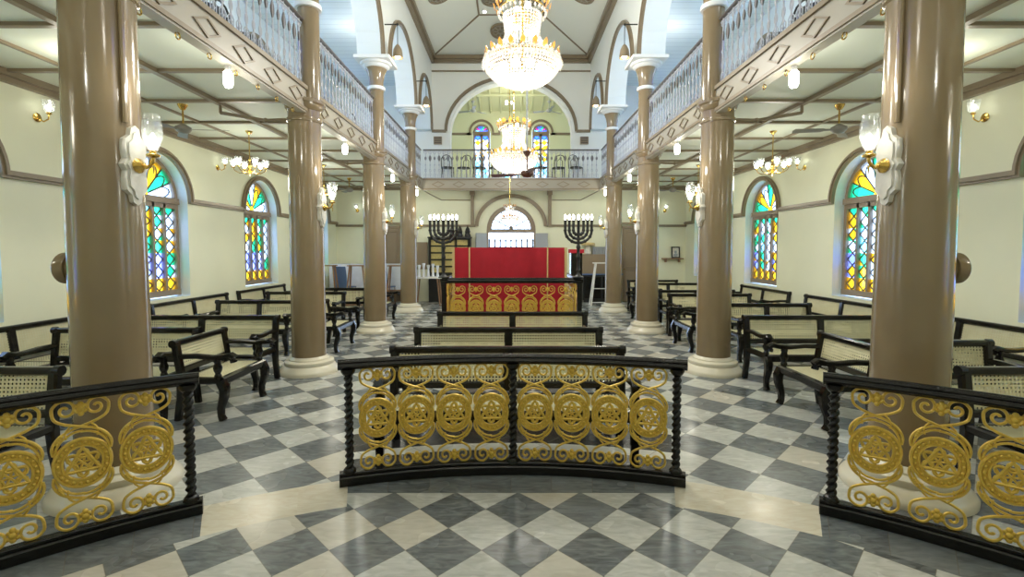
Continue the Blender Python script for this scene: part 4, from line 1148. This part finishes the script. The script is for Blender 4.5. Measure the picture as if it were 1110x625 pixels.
# ------------------------------------------------------------------ hooks and pipes under the galleries
def hook_mb():
    m = MB().tube([(0,0,0),(0,0,-.03)], .006, 6)
    m.tube([(0, .028*sin(q), -.058+.028*cos(q)) for q in [2*PI*j/14*.85 for j in range(15)]], .0065, 6); return m
hk = None
for sx, sd in ((-1, 'left'), (1, 'right')):
    for i in range(12):
        y = 2.4 + i*.42
        if abs(y-CY[0]) < .2: continue
        if hk is None: o = hook_mb().obj('hanging_hook', M['brass']); hk = o
        else: o = hk.copy(); C.objects.link(o)
        o.location = (sx*2.77, y, 3.53); tag(o, 'small brass hook under the lower edge of the %s gallery' % sd, 'hook', 'hooks under the %s gallery edge' % sd)
    for y, d in zip(CY, NM):
        m = MB().tube([(sx*(XC+.22), y, 3.46), (sx*3.35, y+.02, 3.455), (sx*3.95, y, 3.55)], .022, 8); m.ball((sx*3.35, y+.02, 3.455), .035); m.tube([(sx*3.95, y, 3.55), (sx*3.95, y, 3.66)], .02, 8)
        tag(m.obj('tie_rod', M['trim']), 'brown tie rod from the %s column %s to the ceiling beam' % (sd, d), 'rod', 'tie rods under the galleries')

# ------------------------------------------------------------------ the far end
for sx, sd in ((-1, 'left'), (1, 'right')):
    m = MB().tube([(sx*2.72, 14.9, 3.52), (sx*2.66, YB-.03, 3.50), (sx*2.25, YB-.03, 3.29), (sx*1.28, YB-.03, 3.29)], .014, 6)
    tag(m.obj('cable', M['trim']), 'brown cable running down from the gallery edge to the %s pilaster of the end wall' % sd, 'cable')
    t = thing('wall_box', 'small brown louvred box on the upper end wall, %s of the wide arch' % sd, 'box', (sx*2.36, YB, 5.08))
    MB().box(-.13, .13, -.08, 0, 0, .24).obj('case', M['door'], t)
    m = MB()
    for q in range(4): m.box(-.11, .11, -.09, -.08, .03+q*.055, .05+q*.055)
    m.obj('louvre', M['black'], t)
    t = thing('ceiling_spot', 'small bright spot lamp on the nave ceiling, %s of the big chandelier' % sd, 'spot lamp', (sx*.74, 13.75, TZ2-.015))
    MB().lathe([(.03,-.07),(.07,-.06),(.075,.01),(.0,.012)], 14).obj('ring', M['white'], t)
    MB().lathe([(.0,-.085),(.04,-.08),(.05,-.068),(.0,-.06)], 14).obj('bulb', M['tubeb'], t)
# bookcases
t = thing('bookcase', 'glazed bookcase with yellow book spines and arched finials by the doorway', 'bookcase', (-1.95, YB-.32, 0))
MB().box(-.70, .66, 0, .3, 0, .9).box(-.70, -.66, 0, .3, .9, 2.05).box(.62, .66, 0, .3, .9, 2.05).box(-.70, .66, .27, .3, .9, 2.05).box(-.72, .68, -.02, .3, 2.05, 2.10).obj('case', M['black'], t)
for i, x in enumerate((-.66, -.24, .18)):
    d = MB()
    for r in range(5):
        d.box(x+.03, x+.39, .10, .26, .95+r*.22, 1.13+r*.22)
    d.obj('book_row', M['ybook'], t)
    d = MB().box(x+.02, x+.04, -.01, .02, .9, 2.05).box(x+.38, x+.40, -.01, .02, .9, 2.05)
    for r in range(6): d.box(x+.02, x+.40, -.01, .02, .90+r*.22, .92+r*.22)
    d.obj('door_frame', M['black'], t)
for x in (.05, .30, .55):
    MB().lathe([(.09,2.10),(.10,2.14),(.07,2.22),(.09,2.26),(.06,2.36),(.02,2.42),(.0,2.48)], 14, (x, .12, 0)).obj('finial', M['black'], t)
m = MB().box(-3.1, -2.72, YB-.05, YB+.01, 1.05, 1.93); tag(m.obj('notice_board', M['door']), 'plain brown board on the end wall left of the bookcase', 'board')
t = thing('low_cabinet', 'dark low cabinet at the end wall behind the white trestle', 'cabinet', (2.9, YB-.42, 0))
MB().box(-.62, .62, 0, .4, .08, .88).box(-.58, .58, .02, .38, 0, .08).obj('body', M['black'], t); MB().box(-.66, .66, -.03, .41, .88, .92).obj('top', M['bluefab'], t)
for x in (-.31, .31): MB().box(x-.27, x+.27, -.02, 0, .14, .82).obj('door', M['wood'], t)
t = thing('upper_cabinet', 'brown panelled box with small books above the dark cabinet', 'cabinet', (2.9, YB-.36, .92))
MB().box(-.62, .62, 0, .34, 0, .62).obj('body', M['door'], t)
b0 = None
for i in range(9):
    if b0 is None: b0 = MB().box(-.02, .02, 0, .16, 0, .24).obj('book', M['gdoor']); o = b0
    else: o = b0.copy(); C.objects.link(o)
    o.location = (2.65+i*.055, YB-.28, 1.54); tag(o, 'grey-blue book standing on the brown box by the right column', 'book', 'books on the brown box')
def make_trestle(mt, top=True, H=1.30, W=.62):
    t = thing('trestle', '', 'trestle')
    for sx in (-1, 1):
        for y in (-.16, .16): MB().bar((sx*W*.30, y*.5, H-.03), (sx*W*.5, y, 0), .04, .04, up=(0,1,0)).obj('leg', M[mt], t)
        MB().bar((sx*W*.46, -.15, .28), (sx*W*.46, .15, .28), .025, .025).obj('stretcher', M[mt], t)
    MB().bar((-W*.48, -.14, .10), (W*.48, -.14, .10), .03, .03).obj('stretcher', M[mt], t)
    MB().bar((-W*.43, -.13, .52), (W*.43, -.13, .52), .025, .025).obj('stretcher', M[mt], t)
    MB().box(-W*.40, W*.40, -.13, .13, H-.03, H).obj('top', M[mt], t)
    return t
o = place('trw', lambda: make_trestle('white', H=1.30, W=.75), (2.78, 14.5, 0), 0, 'white wooden A-frame trestle right of the raised platform')
for x, y, d in ((-4.47, 13.9, 'in front of the linen table'), (-5.36, 14.0, 'by the left corner'), (-3.30, 13.85, 'seen between the two farthest left columns')):
    place('trb', lambda: make_trestle('pine', H=1.24, W=.62), (x, y, 0), 0, 'brown timber A-frame stool-like trestle %s' % d, 'brown trestles by the linen tables')
def make_linen(W):
    t = thing('linen_table', '', 'table')
    for sx in (-1, 1):
        for y in (.08, .52): MB().box(sx*(W/2-.08)-.025, sx*(W/2-.08)+.025, y-.025, y+.025, 0, 1.2).obj('leg', M['pine'], t)
    drape(-W/2, W/2, 0, .6, .45, 1.24, 40).obj('tablecloth', M['cloth'], t); return t
place('lin0', lambda: make_linen(.62), (-5.33, 14.85, 0), 0, 'tall table under a white cloth beside the left end corner', 'linen-covered tables')
place('lin', lambda: make_linen(1.9), (-4.02, 14.85, 0), 0, 'tall table under a white cloth in front of the left brown door', 'linen-covered tables')
def make_plastic_chair():
    t = thing('stacking_chair', '', 'chair')
    m = MB()
    for x in (-.2, .2):
        MB().tube([(x, -.2, .45), (x*1.1, -.22, 0)], .014, 6).obj('leg', M['pine'], t); MB().tube([(x, .2, .45), (x*1.1, .24, 0)], .014, 6).obj('leg', M['pine'], t)
    MB().box(-.22, .22, -.22, .22, .44, .47).obj('seat', M['bluefab'], t)
    MB().path([(0, .20, .47), (0, .23, .75), (0, .28, .95)], .42, .03, up=(0,1,0)).obj('backrest', M['bluefab'], t)
    return t
for x, y, d in ((-4.98, 14.4, 'by the left end corner'), (-3.80, 14.45, 'before the wide linen table')):
    o = place('pch', make_plastic_chair, (x, y, 0), PI*.9, 'blue upholstered chair %s' % d, 'blue chairs at the far left'); o.scale = (1, 1, 1.25)
t = thing('side_table', 'narrow white topped table with timber legs left of the platform', 'table', (-2.52, 14.6, 0))
MB().box(-.42, .42, -.25, .25, .82, .86).obj('top', M['white'], t)
for sx in (-1, 1):
    for y in (-.2, .2): MB().bar((sx*.30, y, .82), (sx*.38, y, 0), .04, .04, up=(0,1,0)).obj('leg', M['pine'], t)
pl = None
for i, (x, s) in enumerate(((-2.80, 1), (-2.66, 1.15), (-2.52, 1), (-2.38, 1.1), (-2.24, .95))):
    if pl is None: pl = MB().lathe([(.045,0),(.05,.02),(.035,.12),(.03,.24),(.05,.36),(.05,.38),(.0,.385)], 14).obj('white_vase', M['cloth']); o = pl
    else: o = pl.copy(); C.objects.link(o)
    o.location = (x, 14.6, .86); o.scale = (1, 1, s*.95)
    tag(o, 'pale slim vessel standing on the narrow white table', 'vase', 'pale vessels on the white table')
t = thing('table_lamp', 'pale table lamp with flat round shade on the brown box behind the trestle', 'lamp', (2.48, YB-.22, 1.54))
MB().lathe([(.10,0),(.12,.03),(.10,.14),(.06,.24),(.02,.30)], 18).obj('body', M['marble'], t); MB().lathe([(.02,.28),(.22,.29),(.23,.33),(.20,.37),(.02,.38)], 24).obj('shade', M['gtape'], t)
# picture shelf on the right of the end wall
t = thing('wall_shelf', 'small brown shelf on the end wall in the right aisle', 'shelf', (5.25, YB, 1.38))
MB().box(-.33, .33, -.20, 0, 0, .035).obj('board', M['pine'], t)
for x in (-.22, .22): MB().box(x-.012, x+.012, -.16, 0, -.10, 0).obj('bracket', M['pine'], t)
t = thing('picture_frame', 'dark framed portrait standing on the small wall shelf', 'picture', (5.35, YB-.10, 1.415))
MB().band([(-.10,.04),(.10,.04),(.10,.33),(-.10,.33),(-.10,.04)], [(-.14,0),(.14,0),(.14,.37),(-.14,.37),(-.14,0)], lambda a, b, d: (a, -d+b*.12, b), 0, .02).obj('frame', M['black'], t)
MB().prism([(-.10,.04),(.10,.04),(.10,.33),(-.10,.33)], lambda a, b, d: (a, -d+b*.12, b), .0, .008).obj('print', M['marble'], t)
MB().ball((0, -.012+.18*.12, .20), .045, 12, 8, sy=.15).ball((0, -.012+.1*.12, .10), .07, 12, 8, sy=.1, sz=.8).obj('portrait', M['gdoor'], t)

# ------------------------------------------------------------------ world, camera
wd = bpy.data.worlds.new('World'); bpy.context.scene.world = wd; wd.use_nodes = True
bg = wd.node_tree.nodes['Background']; bg.inputs[0].default_value = (.54, .72, 1.0, 1); bg.inputs[1].default_value = 5.0
cam = bpy.data.cameras.new('Camera'); co = bpy.data.objects.new('Camera', cam); C.objects.link(co)
F = 520.0
cam.sensor_fit = 'HORIZONTAL'; cam.sensor_width = 36; cam.lens = 36*F/1110
TH = math.radians(2.84)
co.location = (0, 0, 1.7); co.rotation_euler = (PI/2 - TH, 0, 0)
cam.shift_x = (555-554)/1110; cam.shift_y = -(312.5 - (270 + F*math.tan(TH)))/1110
cam.clip_start = .05; cam.clip_end = 100
sc = bpy.context.scene; sc.camera = co
sc.view_settings.view_transform = 'Standard'; sc.view_settings.look = 'None'
sc.view_settings.exposure = 0.45; sc.view_settings.gamma = 1
sc.view_settings.use_curve_mapping = False
